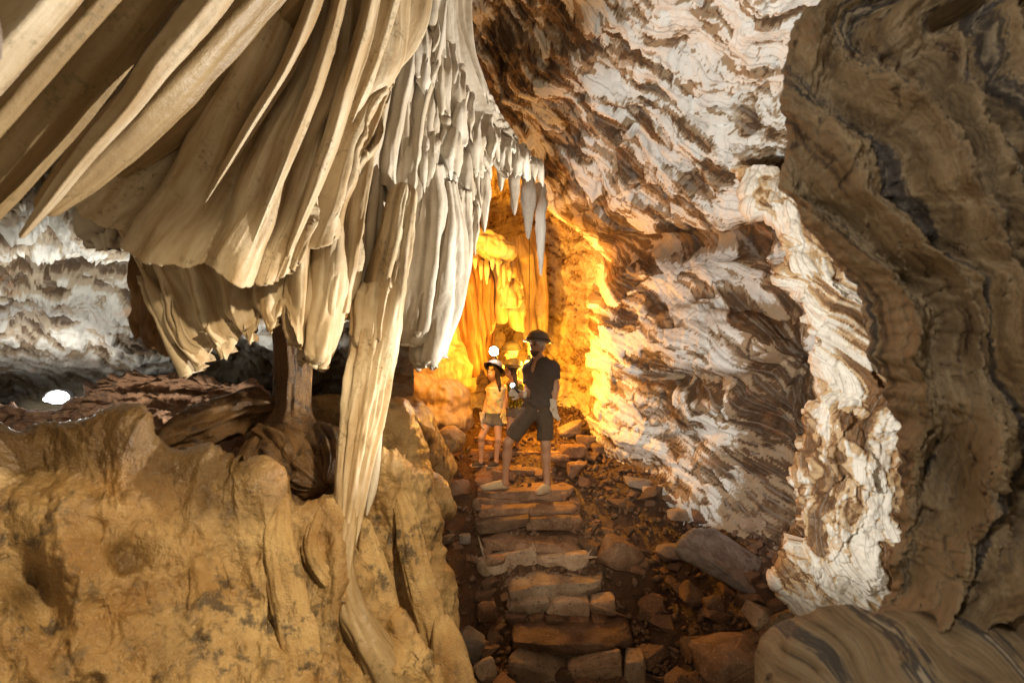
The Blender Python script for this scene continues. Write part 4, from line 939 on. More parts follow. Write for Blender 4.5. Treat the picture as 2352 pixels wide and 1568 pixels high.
# the named rocks
p = on_floor(1690, 1300)
def big_slab():
    d = 4.55
    me = slab_mesh('slate_slab', (0.98, 0.42, 0.10), 779, rough=0.035)
    o = obj('slate_slab', me, SLATE); c = PX(1682, 1296, d); o.location = c; o.rotation_euler = (R(38), R(32), R(-12))
    tag(o, 'large flat grey slab leaning at the foot of the right wall', 'slab')
big_slab()
rock(1424, 1268, 112, 88, 'largest brown boulder right of the steps', 601, tilt=(10, 25, 20))
rock(1545, 1268, 80, 44, 'flat light grey stone between the brown boulder and the slab', 602, STONE_GREY, tilt=(0, -8, 10))
rock(1745, 1415, 90, 64, 'angular tan stone below the grey slab', 603, STONE_STEP, tilt=(10, 30, 30))
rock(1800, 1430, 86, 80, 'pinkish block at the foot of the bright buttress', 604, STONE_STEP, tilt=(0, 5, -20))
rock(1680, 1510, 190, 110, 'broad brown boulder at the bottom edge right of the steps', 605, STONE, tilt=(0, 10, 10))
rock(1590, 1365, 70, 50, 'reddish wedge stone under the grey slab', 606, STONE, tilt=(10, 40, 0))
rock(1640, 1390, 60, 56, 'dark upright stone under the grey slab', 607, STONE, tilt=(0, 70, 0))
rock(1468, 1108, 84, 26, 'long dark stone lying near the wall above the boulder', 608, STONE_GREY, tilt=(0, 6, 0))
rock(1490, 1128, 36, 30, 'small tan stone beside the long dark one', 609, STONE_STEP)
rock(1310, 985, 70, 34, 'tilted pale slab behind the man on the right', 610, STONE_STEP, tilt=(0, -24, 10))
rock(1345, 1012, 60, 34, 'brown rounded rock behind the man by the wall', 611, STONE)
rock(1318, 1035, 70, 40, 'brown rock right of the shins of the man', 612, STONE)
rock(1325, 1078, 60, 44, 'blocky rock beside the rear foot of the man', 613, STONE)
rock(1280, 1058, 66, 46, 'warm brown boulder behind the knees of the man', 614, STONE)
rock(1380, 1030, 60, 30, 'flat rock against the base of the right wall', 615, STONE)
rock(1027, 1238, 40, 30, 'striped pebble on the wet mud left of the steps', 616, STONE_STEP)
rock(1068, 1236, 34, 26, 'second pebble on the wet mud, nearer the steps', 617, STONE_GREY)
rock(1052, 1120, 60, 46, 'wet rock left of the step the man stands on', 618, STONE)
rock(1040, 1035, 50, 30, 'small brown rock at the left end of the upper steps', 619, STONE)
rock(1120, 1400, 60, 50, 'block at the left end of the second step', 620, STONE)
rock(1075, 1480, 80, 80, 'grey-brown block wedged left of the nearest step', 621, STONE_GREY, tilt=(10, 20, 0))
rock(1118, 1530, 50, 60, 'pale splinter of rock left of the nearest step', 622, STONE_STEP, tilt=(0, 60, 0))
rock(1140, 1290, 60, 40, 'angular stone left of the third step', 623, STONE)
rock(1730, 1200, 60, 40, 'tan stone at the dark foot of the right wall', 624, STONE_STEP)
rock(1560, 1180, 60, 30, 'pale stone on the rubble slope near the wall', 625, STONE_STEP)
# scattered rubble, one stone each
rr_ = random.Random(3); placed = 0
lo_b, hi_b = [], []
while placed < 290:
    v = rr_.uniform(985, 1600); u = rr_.uniform(1030, 1830)
    if u > np.interp(v, [985, 1100, 1250, 1400, 1600], [1400, 1480, 1790, 1850, 1850]): continue
    stepx = any(u0 - 10 < u < u1 + 10 and v > vv - 60 for u0, u1, vv, *_ in STEPS)
    if 1095 < u < 1340 and v < 1330 and rr_.random() < .85: continue
    if 1165 < u < 1480 and v > 1320 and rr_.random() < .85: continue
    if u < 1100 and rr_.random() < .72: continue
    p = on_floor(u, v)
    if p is None: continue
    s = rr_.choice([.018, .024, .03, .03, .045, .06, .09]) * rr_.uniform(.8, 1.4)
    o = obj('rubble_stone', ROCKS[rr_.randrange(12)]); o.location = (p[0], p[1], p[2] + s * .35)
    o.scale = (s * rr_.uniform(.9, 1.7), s * rr_.uniform(.8, 1.2), s * rr_.uniform(.45, .8)); o.rotation_euler = (rr_.uniform(-.5, .5), rr_.uniform(-.5, .5), rr_.uniform(0, 6.3))
    tag(o, 'small broken stone %s' % ('on the wet mud left of the steps' if u < 1110 else 'behind or beside the man on the upper stair' if v < 1130 and u < 1420 else 'on the rubble slope along the foot of the right wall' if v < 1330 and u > 1480 else 'in the rubble just right of the middle steps' if v < 1330 else 'in the dark rubble at the bottom right of the stair'), 'stone', 'rubble on the passage floor'); placed += 1
# the rest of the rubble, too small to count
def gravel():
    rs = np.random.RandomState(4); N = 6800
    x = rs.uniform(-0.75, 3.2, N); y = 3.3 + 6.0 * rs.rand(N) ** 1.5
    keep = (x > -0.1) | (rs.rand(N) < 0.25); x, y = x[keep], y[keep]; N = len(x)
    z = floor_z(x, y); s = 0.012 + 0.034 * rs.rand(N) ** 2.5
    v, f = ico(1); V = np.zeros((N, len(v), 3)); 
    for k in range(N):
        m = rs.normal(size=(3, 3)); q, _ = np.linalg.qr(m)
        V[k] = (v * rs.uniform(.55, 1.15, (len(v), 1)) * np.array([1.5, 1.0, .6])) @ q * s[k] + (x[k], y[k], z[k] + s[k] * .3)
    Fi = (f[None] + (np.arange(N) * len(v))[:, None, None]).reshape(-1, 3)
    o = obj('gravel', mesh_np('gravel', V, None, Fi, smooth=False), STONE); tag(o, 'loose dark gravel strewn over the passage floor', 'gravel', kind='stuff')
gravel()
# near boulder, bottom right
def near_boulder():
    o = blobs('near_boulder', [(M(1975, 1650, 1.16), (.19, .17, .20)), (M(1880, 1590, 1.20), (.10, .12, .11)), (M(2120, 1640, 1.12), (.20, .17, .20)), (M(2300, 1640, 1.05), (.2, .17, .17))], 0.06, 0.012, DARKROCK, (0.045, 5.0), 9)
    me = o.data; n = len(me.vertices); a = np.empty(n * 3, F32); me.vertices.foreach_get('co', a); a = a.reshape(-1, 3)
    at = me.attributes.new('strat', 'FLOAT', 'POINT'); at.data.foreach_set('value', (a[:, 0] * 900 + a[:, 2] * 500 + 60 * fbm3(a * 4, 2, 3)).astype(F32))
    tag(o, 'blurred brown boulder at the bottom right in front of the dark rock', 'boulder')
near_boulder()
# green leaf on the rubble
lf = PX(1630, 1312, 4.45)
t = np.linspace(0, 1, 9); wv = 0.014 * np.sin(np.pi * t ** .8) + .001
co = np.concatenate([np.stack([t * .13, -wv, .01 * np.sin(3 * t)], 1), np.stack([t * .13, 0 * t, .01 * np.sin(3 * t) - .004], 1), np.stack([t * .13, wv, .01 * np.sin(3 * t)], 1)])
o = obj('green_leaf', mesh_np('green_leaf', co, grid_quads(3, 9)), m_plain('leaf_green', (0.20, 0.36, 0.06), 0.5)); o.location = lf; o.rotation_euler = (R(30), 0, R(10))
tag(o, 'fresh green leaf lying on the rubble by the grey slab', 'leaf')
# ================================================================== people
def Z4(x, y, d): return PX((1450 + x / 2.8) * 0.72593, (1030 + y / 2.8) * 0.72593, d)
def nrm(v): v = np.asarray(v, float); return v / np.linalg.norm(v)
def frame(f, up=(0, 0, 1)):
    f = nrm(f); s = nrm(np.cross(up, f)); return np.stack([f, s, np.cross(f, s)], 0)     # rows: forward, left, up
SKIN = m_plain('skin', (0.46, 0.27, 0.17), 0.5, (0.41, 0.23, 0.14), 25, 0.05)
SKIN_F = m_plain('skin_light', (0.52, 0.33, 0.22), 0.5, (0.48, 0.29, 0.19), 25, 0.05)
HELMET = m_plain('helmet_plastic', (0.11, 0.10, 0.08), 0.42, (0.085, 0.075, 0.06), 14, 0.05)
DARKCLOTH = m_plain('charcoal_shirt', (0.085, 0.068, 0.056), 0.9, None, 60, 0.5)
SHORTS = m_plain('brown_shorts', (0.10, 0.074, 0.052), 0.9, None, 60, 0.5)
DENIM = m_plain('denim', (0.10, 0.11, 0.12), 0.85, (0.16, 0.16, 0.16), 50, 0.5)
HAIR = m_plain('dark_hair', (0.018, 0.012, 0.009), 0.45, (0.035, 0.022, 0.014), 60, 0.6)
WHITE = m_plain('white_cotton', (0.62, 0.58, 0.50), 0.85, (0.5, 0.45, 0.38), 40, 0.4)
SHOE = m_plain('beige_shoe', (0.50, 0.40, 0.25), 0.8, (0.42, 0.32, 0.2), 30, 0.3)
DSHOE = m_plain('dark_shoe', (0.06, 0.045, 0.035), 0.7, None, 30, 0.3)
EYE = m_plain('eye_dark', (0.02, 0.012, 0.01), 0.25)
LIP = m_plain('lips', (0.26, 0.10, 0.075), 0.5)
BEARD = m_plain('beard_stubble', (0.16, 0.09, 0.06), 0.8, (0.10, 0.055, 0.04), 90, 0.4)
def m_print():
    t = NT('tank_top_print'); p = t.objc()
    a = t.noise(p, 9, 2); b = t.noise(p, 14, 2, 0.5, 0.5)
    c = t.ramp(a, [(0, (0.62, 0.52, 0.34)), (0.42, (0.70, 0.62, 0.42)), (0.5, (0.62, 0.56, 0.22)), (0.58, (0.66, 0.40, 0.26)), (0.7, (0.35, 0.48, 0.30)), (1, (0.7, 0.62, 0.5))])
    c = t.mix(t.mapr(b, 0.6, 0.65), c, (0.30, 0.42, 0.30))
    return t.out(c, 0.85, t.bump(t.noise(p, 30, 3), 0.3, 0.004))
def m_check():
    t = NT('yellow_green_print'); p = t.objc()
    v = t.n('TexVoronoi', {'Vector': p, 'Scale': 42.0}).outputs['Distance']
    c = t.mix(t.mapr(v, 0.3, 0.42), (0.50, 0.44, 0.06), (0.07, 0.085, 0.025))
    return t.out(c, 0.85)
TANK, CHECK = m_print(), m_check()

def sdf_obj(name, fn, lo, hi, h, mat, parent, base):
    P = sd_grid(lo, hi, h); D = fn(P.astype(F32)).astype(np.float64)
    co, q = surface_nets(D, lo, h)
    return obj(name, mesh_np(name, co - np.asarray(base), q), mat, parent)
def U(*ds, k=0.03):
    r = ds[0]
    for d in ds[1:]: r = smin(r, d, k)
    return r
def capflat(P, a, b, ra, rb):
    d = nrm(np.asarray(b) - np.asarray(a)); return np.maximum(sd_cap(P, a, np.asarray(b) + d * 0.08, ra, rb + (rb - ra) * .2), (P - np.asarray(b)) @ d)
def ell_rot(P, c, F, r):
    return sd_ell((P - np.asarray(c)) @ F.T, (0, 0, 0), r)
def box(*pts, pad=0.2):
    a = np.array([np.asarray(p) for p in pts]); return a.min(0) - pad, a.max(0) + pad

def head_sdf(P, c, F, s=1.0):
    q = ((P - c) @ F.T) / s
    cr = sd_ell(q, (-0.008, 0, 0.03), (.094, .074, .10)); jw = sd_ell(q, (.022, 0, -.05), (.064, .053, .066))
    d = smin(cr, jw, .03)
    d = smin(d, sd_cap(q, (.084, 0, .022), (.106, 0, -.022), .009, .015), .012)
    d = smin(d, sd_ell(q, (.080, 0, -.088 + .02), (.018, .022, .02)), .015)        # mouth
    d = smin(d, sd_ell(q, (.078, 0, .035), (.018, .05, .012)), .015)               # brow
    for sy in (-1, 1):
        d = smin(d, sd_ell(q, (.0, sy * .076, -.012), (.02, .012, .032)), .008)
        d = -smin(-d, sd_ell(q, (.098, sy * .031, .012), (.022, .02, .013)), .01)  # eye sockets
    return d * s
def lathe_mesh(name, prof, F, c, base, sx=1.0, sy=1.0, n=36):
    a = np.linspace(0, 2 * np.pi, n, endpoint=False); pr = np.array(prof)
    L = np.stack([pr[:, 0:1] * np.cos(a) * sx, pr[:, 0:1] * np.sin(a) * sy, pr[:, 1:2] + 0 * a], -1)
    W = L @ F + (np.asarray(c) - np.asarray(base))
    return mesh_np(name, W, grid_quads(len(pr), n, True))
HELM = [(0.001, .112), (.035, .110), (.07, .098), (.096, .074), (.112, .040), (.118, .008), (.124, .0), (.146, -.010), (.152, -.016), (.146, -.020), (.120, -.010), (.110, .004), (.104, .036), (.088, .068), (.05, .092), (.001, .1)]
def helmet(parent, c, F, base, s=1.0, strapc=WHITE):
    o = obj('helmet', lathe_mesh('helmet', [(r * s, z * s) for r, z in HELM], F, c, base, 1.16, 0.98), HELMET, parent)
    # crest ridge and rim band
    a = np.linspace(-1.2, 1.2, 20); t = []
    for k in a:
        x, z = math.sin(k) * .118 * s * 1.05, math.cos(k) * .113 * s + .004
        t += [(x, -.012, z - .006), (x, -.006, z + .004), (x, .006, z + .004), (x, .012, z - .006)]
    obj('crest', mesh_np('crest', np.array(t) @ F + (np.asarray(c) - base), grid_quads(20, 4)), HELMET, o)
    a = np.linspace(0, 2 * np.pi, 36, endpoint=False)
    pr = np.array([(.119, .022), (.124, .020), (.125, .004), (.120, .0)]) * s
    obj('band', lathe_mesh('band', pr, F, c, base, 1.16, 0.98), DARKCLOTH, o)
    return o
def face_bits(parent, c, F, base, s, beard=False):
    for sy in (-1, 1):
        obj('eye', rockball(np.array((.084, sy * .031, .012)) * s @ F + c - base, F, np.array((.010, .014, .008)) * s), EYE, parent)
        obj('eyebrow', rockball(np.array((.091, sy * .033, .034)) * s @ F + c - base, F, np.array((.008, .021, .005)) * s), HAIR, parent)
    obj('mouth', rockball(np.array((.095, 0, -.066)) * s @ F + c - base, F, np.array((.008, .024, .007)) * s), LIP, parent)
def rockball(c, F, r):
    v, f = ICO2; return mesh_np('ball', (v * r) @ F + c, None, f)
def strap_band(parent, c, F, base, s, mat=WHITE):
    """cotton cap worn under the helmet, showing round the forehead and down behind the ear"""
    def fn(P):
        q = ((P - c) @ F.T) / s
        d = np.maximum(sd_ell(q, (-.008, 0, .03), (.102, .083, .108)), -sd_ell(q, (.045, 0, -.035), (.080, .072, .092)))
        return np.maximum(d, -(q[..., 2] + .085 + .3 * q[..., 0])) * s
    return sdf_obj('cotton_cap', fn, c - .17, c + .17, .006, mat, parent, base)
def glove(parent, name, wrist, F, base, s=1.0, mat=WHITE, grip=False):
    """palm and five fingers; F rows: along the hand, thumb side, back of the hand"""
    def fn(P):
        q = ((P - wrist) @ F.T) / s
        d = np.maximum(sd_cap(q, (-.05, 0, 0), (0, 0, 0), .042, .034), -q[..., 0] - .06)
        d = smin(d, sd_ell(q, (.045, 0, 0), (.055, .042, .018)), .02)
        for i, (y, L) in enumerate(((.030, .075), (.010, .085), (-.010, .078), (-.029, .06))):
            a = (.085, y, 0); c1 = .5 if not grip else 1.1
            b = (.085 + L * .5 * math.cos(c1 * .5), y * 1.12, -L * .5 * math.sin(c1 * .5)); e = (b[0] + L * .5 * math.cos(c1 * 1.5), y * 1.15, b[2] - L * .5 * math.sin(c1 * 1.5))
            d = smin(d, np.minimum(sd_cap(q, a, b, .0105, .0098), sd_cap(q, b, e, .0098, .008)), .006)
        d = smin(d, np.minimum(sd_cap(q, (.025, .03, -.004), (.055, .062, -.016), .0135, .0115), sd_cap(q, (.055, .062, -.016), (.082, .066, -.03), .0115, .0095)), .01)
        return d * s
    r = .17 * s
    return sdf_obj(name, fn, np.asarray(wrist) - r, np.asarray(wrist) + r, .0055, mat, parent, base)
def shoe(parent, heel, toe, base, mat, s=1.0, lace=True):
    heel = np.asarray(heel, float); toe = np.asarray(toe, float); f = nrm(toe - heel); F = frame(f); L = np.linalg.norm(toe - heel)
    def fn(P):
        q = (P - heel) @ F.T
        d = U(sd_ell(q, (.035 * s, 0, .045 * s), (.055 * s, .04 * s, .055 * s)), sd_ell(q, (L * .62, 0, .026 * s), (L * .40, .047 * s, .040 * s)), sd_ell(q, (L * .35, 0, .05 * s), (.08 * s, .036 * s, .04 * s)), k=.03)
        return np.maximum(d, -q[..., 2] + .006)
    lo, hi = box(heel, toe, pad=.13)
    o = sdf_obj('shoe', fn, lo, hi, .008, mat, parent, base)
    def fs(P):
        q = (P - heel) @ F.T
        return np.maximum(np.minimum(sd_ell(q, (L * .62, 0, .012), (L * .42, .052 * s, .05)), sd_ell(q, (.03 * s, 0, .012), (.062 * s, .044 * s, .05))), np.abs(q[..., 2] - .006) - .008)
    sdf_obj('sole', fs, lo, hi, .007, m_sole, o, base)
    return o
m_sole = m_plain('rubber_sole', (0.34, 0.28, 0.20), 0.7)

def person(label, J, mats, s, sole_z, group='visitors on the stair', sleeves='short', longhair=False, legwear=None, feet=None, gloves=None, beard=False, hidden_legs=False):
    base = np.array([J['pelvis'][0], J['pelvis'][1], sole_z]); r = empty('person', base); tag(r, label, 'person', group)
    hc, F = np.asarray(J['head']), frame(J['face'])
    def limbs(P): return [sd_cap(P, J['shL'], J['elL'], .047 * s, .037 * s), sd_cap(P, J['elL'], J['wrL'], .037 * s, .027 * s), sd_cap(P, J['shR'], J['elR'], .047 * s, .037 * s), sd_cap(P, J['elR'], J['wrR'], .037 * s, .027 * s)]
    def hands(P): return [sd_cap(P, J['wrL'], np.asarray(J['wrL']) + nrm(np.asarray(J['wrL']) - J['elL']) * .07 * s, .026 * s, .02 * s), sd_cap(P, J['wrR'], np.asarray(J['wrR']) + nrm(np.asarray(J['wrR']) - J['elR']) * .07 * s, .026 * s, .02 * s)]
    tw = J.get('tw', 1.0)
    A = nrm(np.asarray(J['shR']) - J['shL']); A = nrm(np.array([A[0], A[1], 0])); FT = np.stack([A, np.array([-A[1], A[0], 0]), np.array([0, 0, 1.0])])
    def torso(P):
        return U(ell_rot(P, J['chest'], FT, (.150 * s * tw, .105 * s, .20 * s)), ell_rot(P, J['waist'], FT, (.128 * s * tw, .095 * s, .17 * s)), ell_rot(P, J['pelvis'], FT, (.150 * s * tw, .105 * s, .13 * s)),
                 sd_cap(P, J['shL'], J['shR'], .055 * s, .055 * s), k=.06 * s)
    def legs(P):
        o = []
        for sd in 'LR':
            h_, k_, a_ = (np.asarray(J[x + sd]) for x in ('hip', 'kn', 'an'))
            calf = k_ + (a_ - k_) * .32 + np.array([0, .015 * s, 0])
            o += [sd_cap(P, h_, k_, .083 * s, .054 * s), sd_cap(P, k_, calf, .052 * s, .054 * s), sd_cap(P, calf, a_, .052 * s, .034 * s)]
        return o
    def foot(P):
        o = []
        for sd in 'LR':
            he, to = (np.asarray(x) for x in feet[sd]); o.append(sd_cap(P, he + (0, 0, .045 * s), to + (0, 0, .03 * s), .03 * s, .022 * s)); o.append(sd_cap(P, J['an' + sd], he + nrm(to - he) * .04 * s + (0, 0, .045 * s), .034 * s, .03 * s))
        return o
    def body(P):
        d = U(head_sdf(P, hc, F, J.get('hs', 1.0)), sd_cap(P, hc - F[2] * .06 * J.get('hs', 1.0), J['neck'], .05 * s, .058 * s), k=.025)
        d = U(d, torso(P), *limbs(P), *hands(P), k=.035 * s)
        return U(d, *legs(P), *foot(P), k=.03 * s)
    lo, hi = box(hc, J['shL'], J['shR'], J['elL'], J['elR'], J['wrL'], J['wrR'], J['anL'], J['anR'], J['knL'], *[p for f in feet.values() for p in f], pad=.17)
    b = sdf_obj('body', body, lo, hi, .0105, mats['skin'], r, base)
    face_bits(r, hc, F, base, J.get('hs', 1.0), beard)
    # shirt
    hem = J['waist'][2] - .16 * s
    def shirt(P):
        d = torso(P) - .012
        if sleeves == 'short':
            for sd in 'LR':
                sh, el = np.asarray(J['sh' + sd]), np.asarray(J['el' + sd]); d = smin(d, capflat(P, sh, sh + (el - sh) * .58, .068 * s, .060 * s), .03)
        d = d + .011 * fbm3(P * np.array([16, 16, 9], F32), 3, 4) + .006 * np.abs(fbm3(P * np.array([9, 9, 22], F32), 2, 6)) + .004 * np.sin(P[..., 2] * 60 + 5 * P[..., 0] * 8) * sstep(.12, -.1, P[..., 2] - J['waist'][2])
        d = np.maximum(d, hem - P[..., 2])
        nk = np.asarray(J['neck']); ff = nrm(np.array([F[0][0], F[0][1], 0]))
        if sleeves == 'none': d = np.maximum(d, np.minimum(P[..., 2] - (nk[2] - .075 * s), 9))
        else: d = np.maximum(d, -sd_cap(P, nk + (0, 0, .02), nk + ff * .13 * s + (0, 0, -.13 * s), .075 * s, .02 * s))
        return d
    tl, th = box(J['shL'], J['shR'], J['chest'], J['pelvis'], np.asarray(J['elL']) * .4 + np.asarray(J['shL']) * .6, np.asarray(J['elR']) * .4 + np.asarray(J['shR']) * .6, pad=.2)
    sh = sdf_obj('shirt', shirt, tl, th, .0095, mats['shirt'], r, base)
    # shorts
    frac = J.get('short', .8)
    def shorts(P):
        d = ell_rot(P, np.asarray(J['pelvis']) + (0, 0, .02 * s), FT, (.160 * s * tw, .115 * s, .13 * s)); d = np.maximum(d, P[..., 2] - hem - .015)
        for sd in 'LR':
            h_, k_ = np.asarray(J['hip' + sd]), np.asarray(J['kn' + sd]); d = smin(d, capflat(P, h_, h_ + (k_ - h_) * frac, .098 * s, J.get('hemr', .092) * s), .03 * s)
        return np.maximum(d + .012 * fbm3(P * np.array([14, 14, 8], F32), 3, 8), P[..., 2] - hem - .02)
    sl, sh_ = box(J['pelvis'], J['hipL'], J['hipR'], J['knL'], J['knR'], pad=.18)
    sdf_obj('shorts', shorts, sl, sh_, .0095, mats['shorts'], r, base)
    for sd in 'LR':
        if mats.get('shoe') is not None: shoe(r, *feet[sd], base, mats['shoe'], s)
    for (nm, w, Fh, mt, gr) in (gloves or []): glove(r, 'glove', w, Fh, base, J.get('gs', s), mt, gr)
    hs = J.get('hs', 1.0)
    if beard:
        def fb(P):
            q = ((P - hc) @ F.T) / hs
            d = head_sdf(P, hc, F, hs) - .003
            d = np.maximum(d, np.maximum(q[..., 2] + .052, -(q[..., 0] - .01))); d = np.maximum(d, -sd_ell(q, (.10, 0, -.064), (.03, .028, .010)) * hs)
            return np.maximum(d, -(head_sdf(P, hc, F, hs) + .004))
        sdf_obj('beard', fb, hc - .16, hc + .16, .006, BEARD, r, base)
    if longhair:
        def fh(P):
            q = ((P - hc) @ F.T) / hs
            d = np.maximum(sd_ell(q, (-.012, 0, .025), (.108, .09, .112)), -sd_ell(q, (.07, 0, -.04), (.075, .064, .10)))
            w = P - hc
            for sy in (-1, 1):
                a = hc + F[1] * sy * .07 * hs - F[0] * .01; e = np.asarray(J['neck']) + F[1] * sy * .085 * hs + np.array([0, -.03, -.10])
                d = smin(d, sd_cap(P, a, e, .036, .026) / 1.0, .03)
            return d + .010 * fbm3(P * np.array([40, 40, 6], F32), 3, 5)
        lo2, hi2 = box(hc, J['neck'], pad=.24)
        sdf_obj('hair', fh, lo2, hi2, .008, HAIR, r, base)
    strap_band(r, hc, F, base, hs)
    helmet(r, hc + F[2] * .068 * hs - F[0] * .01, frame(J.get('helmf', J['face'])), base, hs * 1.06)
    return r, base

SZ = PX(1176, 1132, 5.80)[2]       # the step of the man
STEP_G = PX(1176, 1078, 6.32)[2]; STEP_H = PX(1176, 1040, 6.8)[2]; STEP_B = PX(1176, 985, 7.8)[2]
def onstep(x, y, d, z):            # a foot point at that place in the picture, at height z
    p = Z4(x, y, d); p[2] = z; return p
D = 5.93
man = dict(head=Z4(698, 186, D), face=(-0.64, -0.75, 0.15), neck=Z4(716, 296, D + .02), chest=Z4(728, 430, D), waist=Z4(716, 590, D), pelvis=Z4(706, 700, D),
    shL=Z4(628, 388, D + .04), elL=Z4(616, 590, D - .02), wrL=Z4(562, 605, D - .22), shR=Z4(845, 372, D - .03), elR=Z4(866, 545, D - .02), wrR=Z4(846, 690, D - .08),
    hipL=Z4(645, 760, D), knL=Z4(440, 1035, D - .02), anL=Z4(412, 1385, D + .05), hipR=Z4(768, 760, D - .02), knR=Z4(775, 1060, D - .06), anR=Z4(786, 1400, D - .08), short=.84, hs=1.02, tw=1.08, helmf=(-0.66, -0.74, 0.12))
hd = lambda a, b: nrm(np.asarray(b) - np.asarray(a))
FR = np.stack([hd(man['elR'], man['wrR']), nrm((-.85, -.5, -.1)), np.cross(hd(man['elR'], man['wrR']), nrm((-.85, -.5, -.1)))])
fl = nrm((-1, -.25, .15)); FLg = np.stack([fl, nrm(np.cross((0, -1, 0.2), fl)), np.cross(fl, nrm(np.cross((0, -1, 0.2), fl)))])
person('bearded man in charcoal v-neck shirt, dark shorts, helmet and gloves, lunging on a step', man, dict(skin=SKIN, shirt=DARKCLOTH, shorts=SHORTS, shoe=SHOE), 1.0, SZ,
    feet=dict(L=(onstep(432, 1420, 6.0, SZ), onstep(205, 1425, 5.95, SZ)), R=(onstep(800, 1440, 5.86, SZ), onstep(690, 1470, 5.74, SZ))),
    gloves=[('r', man['wrR'] + FR[0] * .02, FR, WHITE, False), ('l', man['wrL'] + fl * .01, FLg, WHITE, True)], beard=True)
D = 6.48
girl = dict(head=Z4(312, 418, D), face=(-0.52, -0.76, 0.38), neck=Z4(326, 500, D + .01), chest=Z4(332, 600, D), waist=Z4(326, 690, D), pelvis=Z4(318, 775, D),
    shL=Z4(284, 556, D), elL=Z4(248, 690, D + .02), wrL=Z4(216, 800, D - .05), shR=Z4(390, 548, D - .02), elR=Z4(414, 660, D), wrR=Z4(402, 765, D - .05),
    hipL=Z4(290, 810, D), knL=Z4(205, 985, D - .06), anL=Z4(202, 1200, D), hipR=Z4(350, 815, D), knR=Z4(352, 1005, D - .05), anR=Z4(336, 1200, D), short=.36, hs=.90, tw=.92, hemr=.105, gs=.8, helmf=(-0.45, -0.66, 0.60))
FG = np.stack([hd(girl['elR'], girl['wrR']), nrm((-.9, -.4, 0)), np.cross(hd(girl['elR'], girl['wrR']), nrm((-.9, -.4, 0)))])
FG2 = np.stack([hd(girl['elL'], girl['wrL']), nrm((-.5, -.8, 0)), np.cross(hd(girl['elL'], girl['wrL']), nrm((-.5, -.8, 0)))])
YGLOVE = m_plain('yellow_glove', (0.62, 0.50, 0.20), 0.8)
girl_root, girl_base = person('girl in pastel printed tank top and denim shorts looking up, in front', girl, dict(skin=SKIN_F, shirt=TANK, shorts=DENIM, shoe=DSHOE), .74, STEP_G, sleeves='none', longhair=True,
    feet=dict(L=(onstep(222, 1230, 6.52, STEP_G), onstep(112, 1240, 6.44, STEP_G)), R=(onstep(345, 1225, 6.50, STEP_G), onstep(250, 1240, 6.40, STEP_G))),
    gloves=[('r', girl['wrR'] + FG[0] * .02, FG, YGLOVE, False), ('l', girl['wrL'] + FG2[0] * .02, FG2, WHITE, False)])
D = 6.95
girl2 = dict(head=Z4(478, 400, D), face=(-0.93, -0.34, 0.08), neck=Z4(494, 475, D), chest=Z4(505, 560, D), waist=Z4(505, 645, D), pelvis=Z4(505, 720, D),
    shL=Z4(462, 505, D + .05), elL=Z4(450, 610, D + .04), wrL=Z4(440, 690, D), shR=Z4(545, 505, D - .05), elR=Z4(560, 610, D - .04), wrR=Z4(520, 640, D - .22),
    hipL=Z4(480, 750, D + .03), knL=Z4(455, 900, D), anL=Z4(450, 1060, D), hipR=Z4(530, 750, D - .03), knR=Z4(522, 910, D - .05), anR=Z4(522, 1070, D - .03), short=.38, hs=.90, tw=.95, hemr=.105, gs=.8)
person('girl in yellow and green patterned top standing between the front girl and the man', girl2, dict(skin=SKIN_F, shirt=CHECK, shorts=DENIM, shoe=DSHOE), .72, STEP_H, sleeves='none', longhair=True,
    feet=dict(L=(onstep(458, 1100, 7.0, STEP_H), onstep(400, 1100, 6.9, STEP_H)), R=(onstep(530, 1100, 6.96, STEP_H), onstep(470, 1110, 6.85, STEP_H))))
D = 7.55
back = dict(head=Z4(470, 248, D), face=(-0.85, -0.48, -0.05), neck=Z4(492, 318, D), chest=Z4(520, 410, D), waist=Z4(520, 520, D), pelvis=Z4(520, 600, D),
    shL=Z4(478, 365, D + .05), elL=Z4(480, 480, D + .06), wrL=Z4(480, 560, D), shR=Z4(568, 362, D - .03), elR=Z4(575, 480, D), wrR=Z4(560, 560, D - .05),
    hipL=Z4(500, 640, D), knL=Z4(500, 780, D), anL=Z4(500, 930, D), hipR=Z4(545, 640, D), knR=Z4(545, 780, D), anR=Z4(545, 930, D), short=.9, hs=.96, tw=.9)
person('rearmost visitor in a helmet, only the head showing above the second girl', back, dict(skin=SKIN_F, shirt=DARKCLOTH, shorts=SHORTS, shoe=DSHOE), .80, STEP_B,
    feet=dict(L=(onstep(505, 960, 7.6, STEP_B), onstep(450, 960, 7.5, STEP_B)), R=(onstep(550, 960, 7.6, STEP_B), onstep(500, 960, 7.5, STEP_B))))

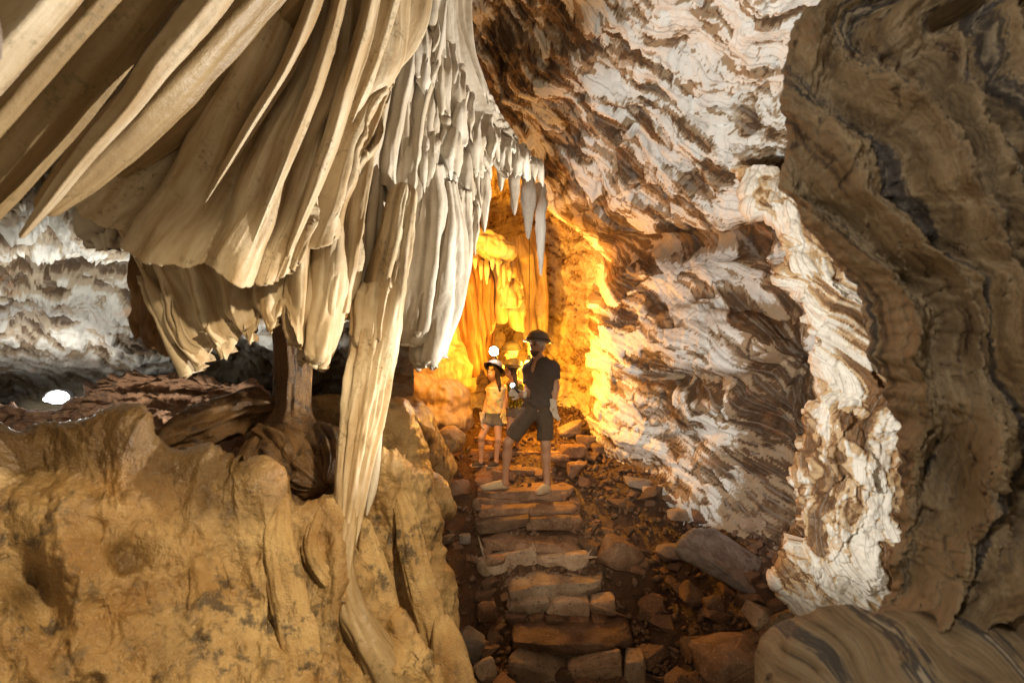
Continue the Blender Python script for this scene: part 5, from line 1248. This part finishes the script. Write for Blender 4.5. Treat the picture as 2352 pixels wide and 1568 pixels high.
# ================================================================== lamps
METAL = m_plain('dark_metal', (0.05, 0.05, 0.05), 0.4)
def tube(name, a, b, ra, rb, mat, parent, base, n=16):
    a = np.asarray(a, float); b = np.asarray(b, float); F = frame(b - a, (0.1, 0.2, 1)); L = np.linalg.norm(b - a)
    an = np.linspace(0, 2 * np.pi, n, endpoint=False); rows = []
    for x, r in ((0, .001), (0, ra), (L, rb), (L, .001)):
        rows.append(np.stack([0 * an + x, r * np.cos(an), r * np.sin(an)], -1) @ F + a - base)
    return obj(name, mesh_np(name, np.array(rows), grid_quads(4, n, True), smooth=False), mat, parent)
def hanging_lamp(c, top, color, strength, power, rad, label):
    c = np.asarray(c, float); top = np.asarray(top, float); r = empty('lamp', c); tag(r, label, 'lamp')
    tube('cord', c + (0, 0, rad), top, .005, .005, METAL, r, c)
    v, f = ICO3; obj('bulb', mesh_np('bulb', v * rad, None, f), m_emit('lamp_glow', color, strength), r)
    tube('socket', c + (0, 0, rad * .8), c + (0, 0, rad * 1.9), rad * .55, rad * .3, METAL, r, c)
    o = light('lamp_light', 'POINT', (0, 0, 0), power, color, rad * 1.3); o.parent = r
c = Z4(628, 342, 7.05); hanging_lamp(c, c + (0.02, 0.5, 2.0), (1.0, 0.41, 0.03), 60, 520, .065, 'warm orange lamp glowing behind the shoulder of the man')
# head lamp on the helmet of the front girl
c = Z4(315, 226, 6.42); hl = [o for o in girl_root.children if o.name.startswith('helmet')][0]
h0 = np.asarray(girl['head']) + frame(girl['helmf'])[2] * .16
tube('lamp_bracket', h0, c, .012, .010, METAL, hl, girl_base)
v, f = ICO3; obj('head_lamp', mesh_np('head_lamp', v * .055 + c - girl_base, None, f), m_emit('white_glow', (1.0, 0.98, 0.94), 60), hl)
tube('lamp_housing', c + (0, .02, 0), c + (0, .09, -.01), .066, .04, METAL, hl, girl_base)
o = light('head_lamp_light', 'POINT', c - girl_base + (0, -.07, .03), 12, (1.0, 0.97, 0.92), .05); o.parent = girl_root
# torch in the hand of the man
a = Z4(545, 600, 5.68); b = Z4(482, 530, 5.60)
r = empty('flashlight', a); tag(r, 'small black torch with a bluish white beam in the hand of the man', 'flashlight')
tube('barrel', a, a + (b - a) * .7, .014, .014, METAL, r, a); tube('head', a + (b - a) * .65, b, .016, .026, METAL, r, a)
fd = nrm(nrm(b - a) + np.array([0, -0.8, 0]))
tube('lens', b + fd * .001, b + fd * .006, .025, .025, m_emit('torch_glow', (0.85, 0.9, 1.0), 25), r, a)
# flood lamp deep in the left recess
c = PX(132, 912, 5.3); r = empty('flood_lamp', c); tag(r, 'dazzling white flood lamp on the ledge deep in the left recess', 'lamp')
P = sd_grid((-.3, -.15, -.2), (.3, .15, .2), .014)
co, q = surface_nets(np.minimum(sd_ell(P, (.02, 0, .0), (.095, .05, .055)), sd_ell(P, (-.07, 0, -.025), (.08, .04, .025))) + .02 * fbm3(P * 14, 2, 3), (-.3, -.15, -.2), .014)
obj('lens', mesh_np('lens', co, q), m_emit('flood_glow', (1.0, 1.0, 0.96), 30), r)
def fhouse(P): return np.maximum(sd_ell(P, (0, .03, 0), (.15, .09, .085)), -sd_ell(P, (0, -.03, 0), (.13, .09, .07)))
P = sd_grid((-.3, -.2, -.2), (.3, .2, .2), .012); co, q = surface_nets(fhouse(P), (-.3, -.2, -.2), .012)
obj('housing', mesh_np('housing', co, q), METAL, r)
o = light('flood_light', 'POINT', (0.25, -.4, .2), 12, (1.0, 0.98, 0.92), .08); o.parent = r
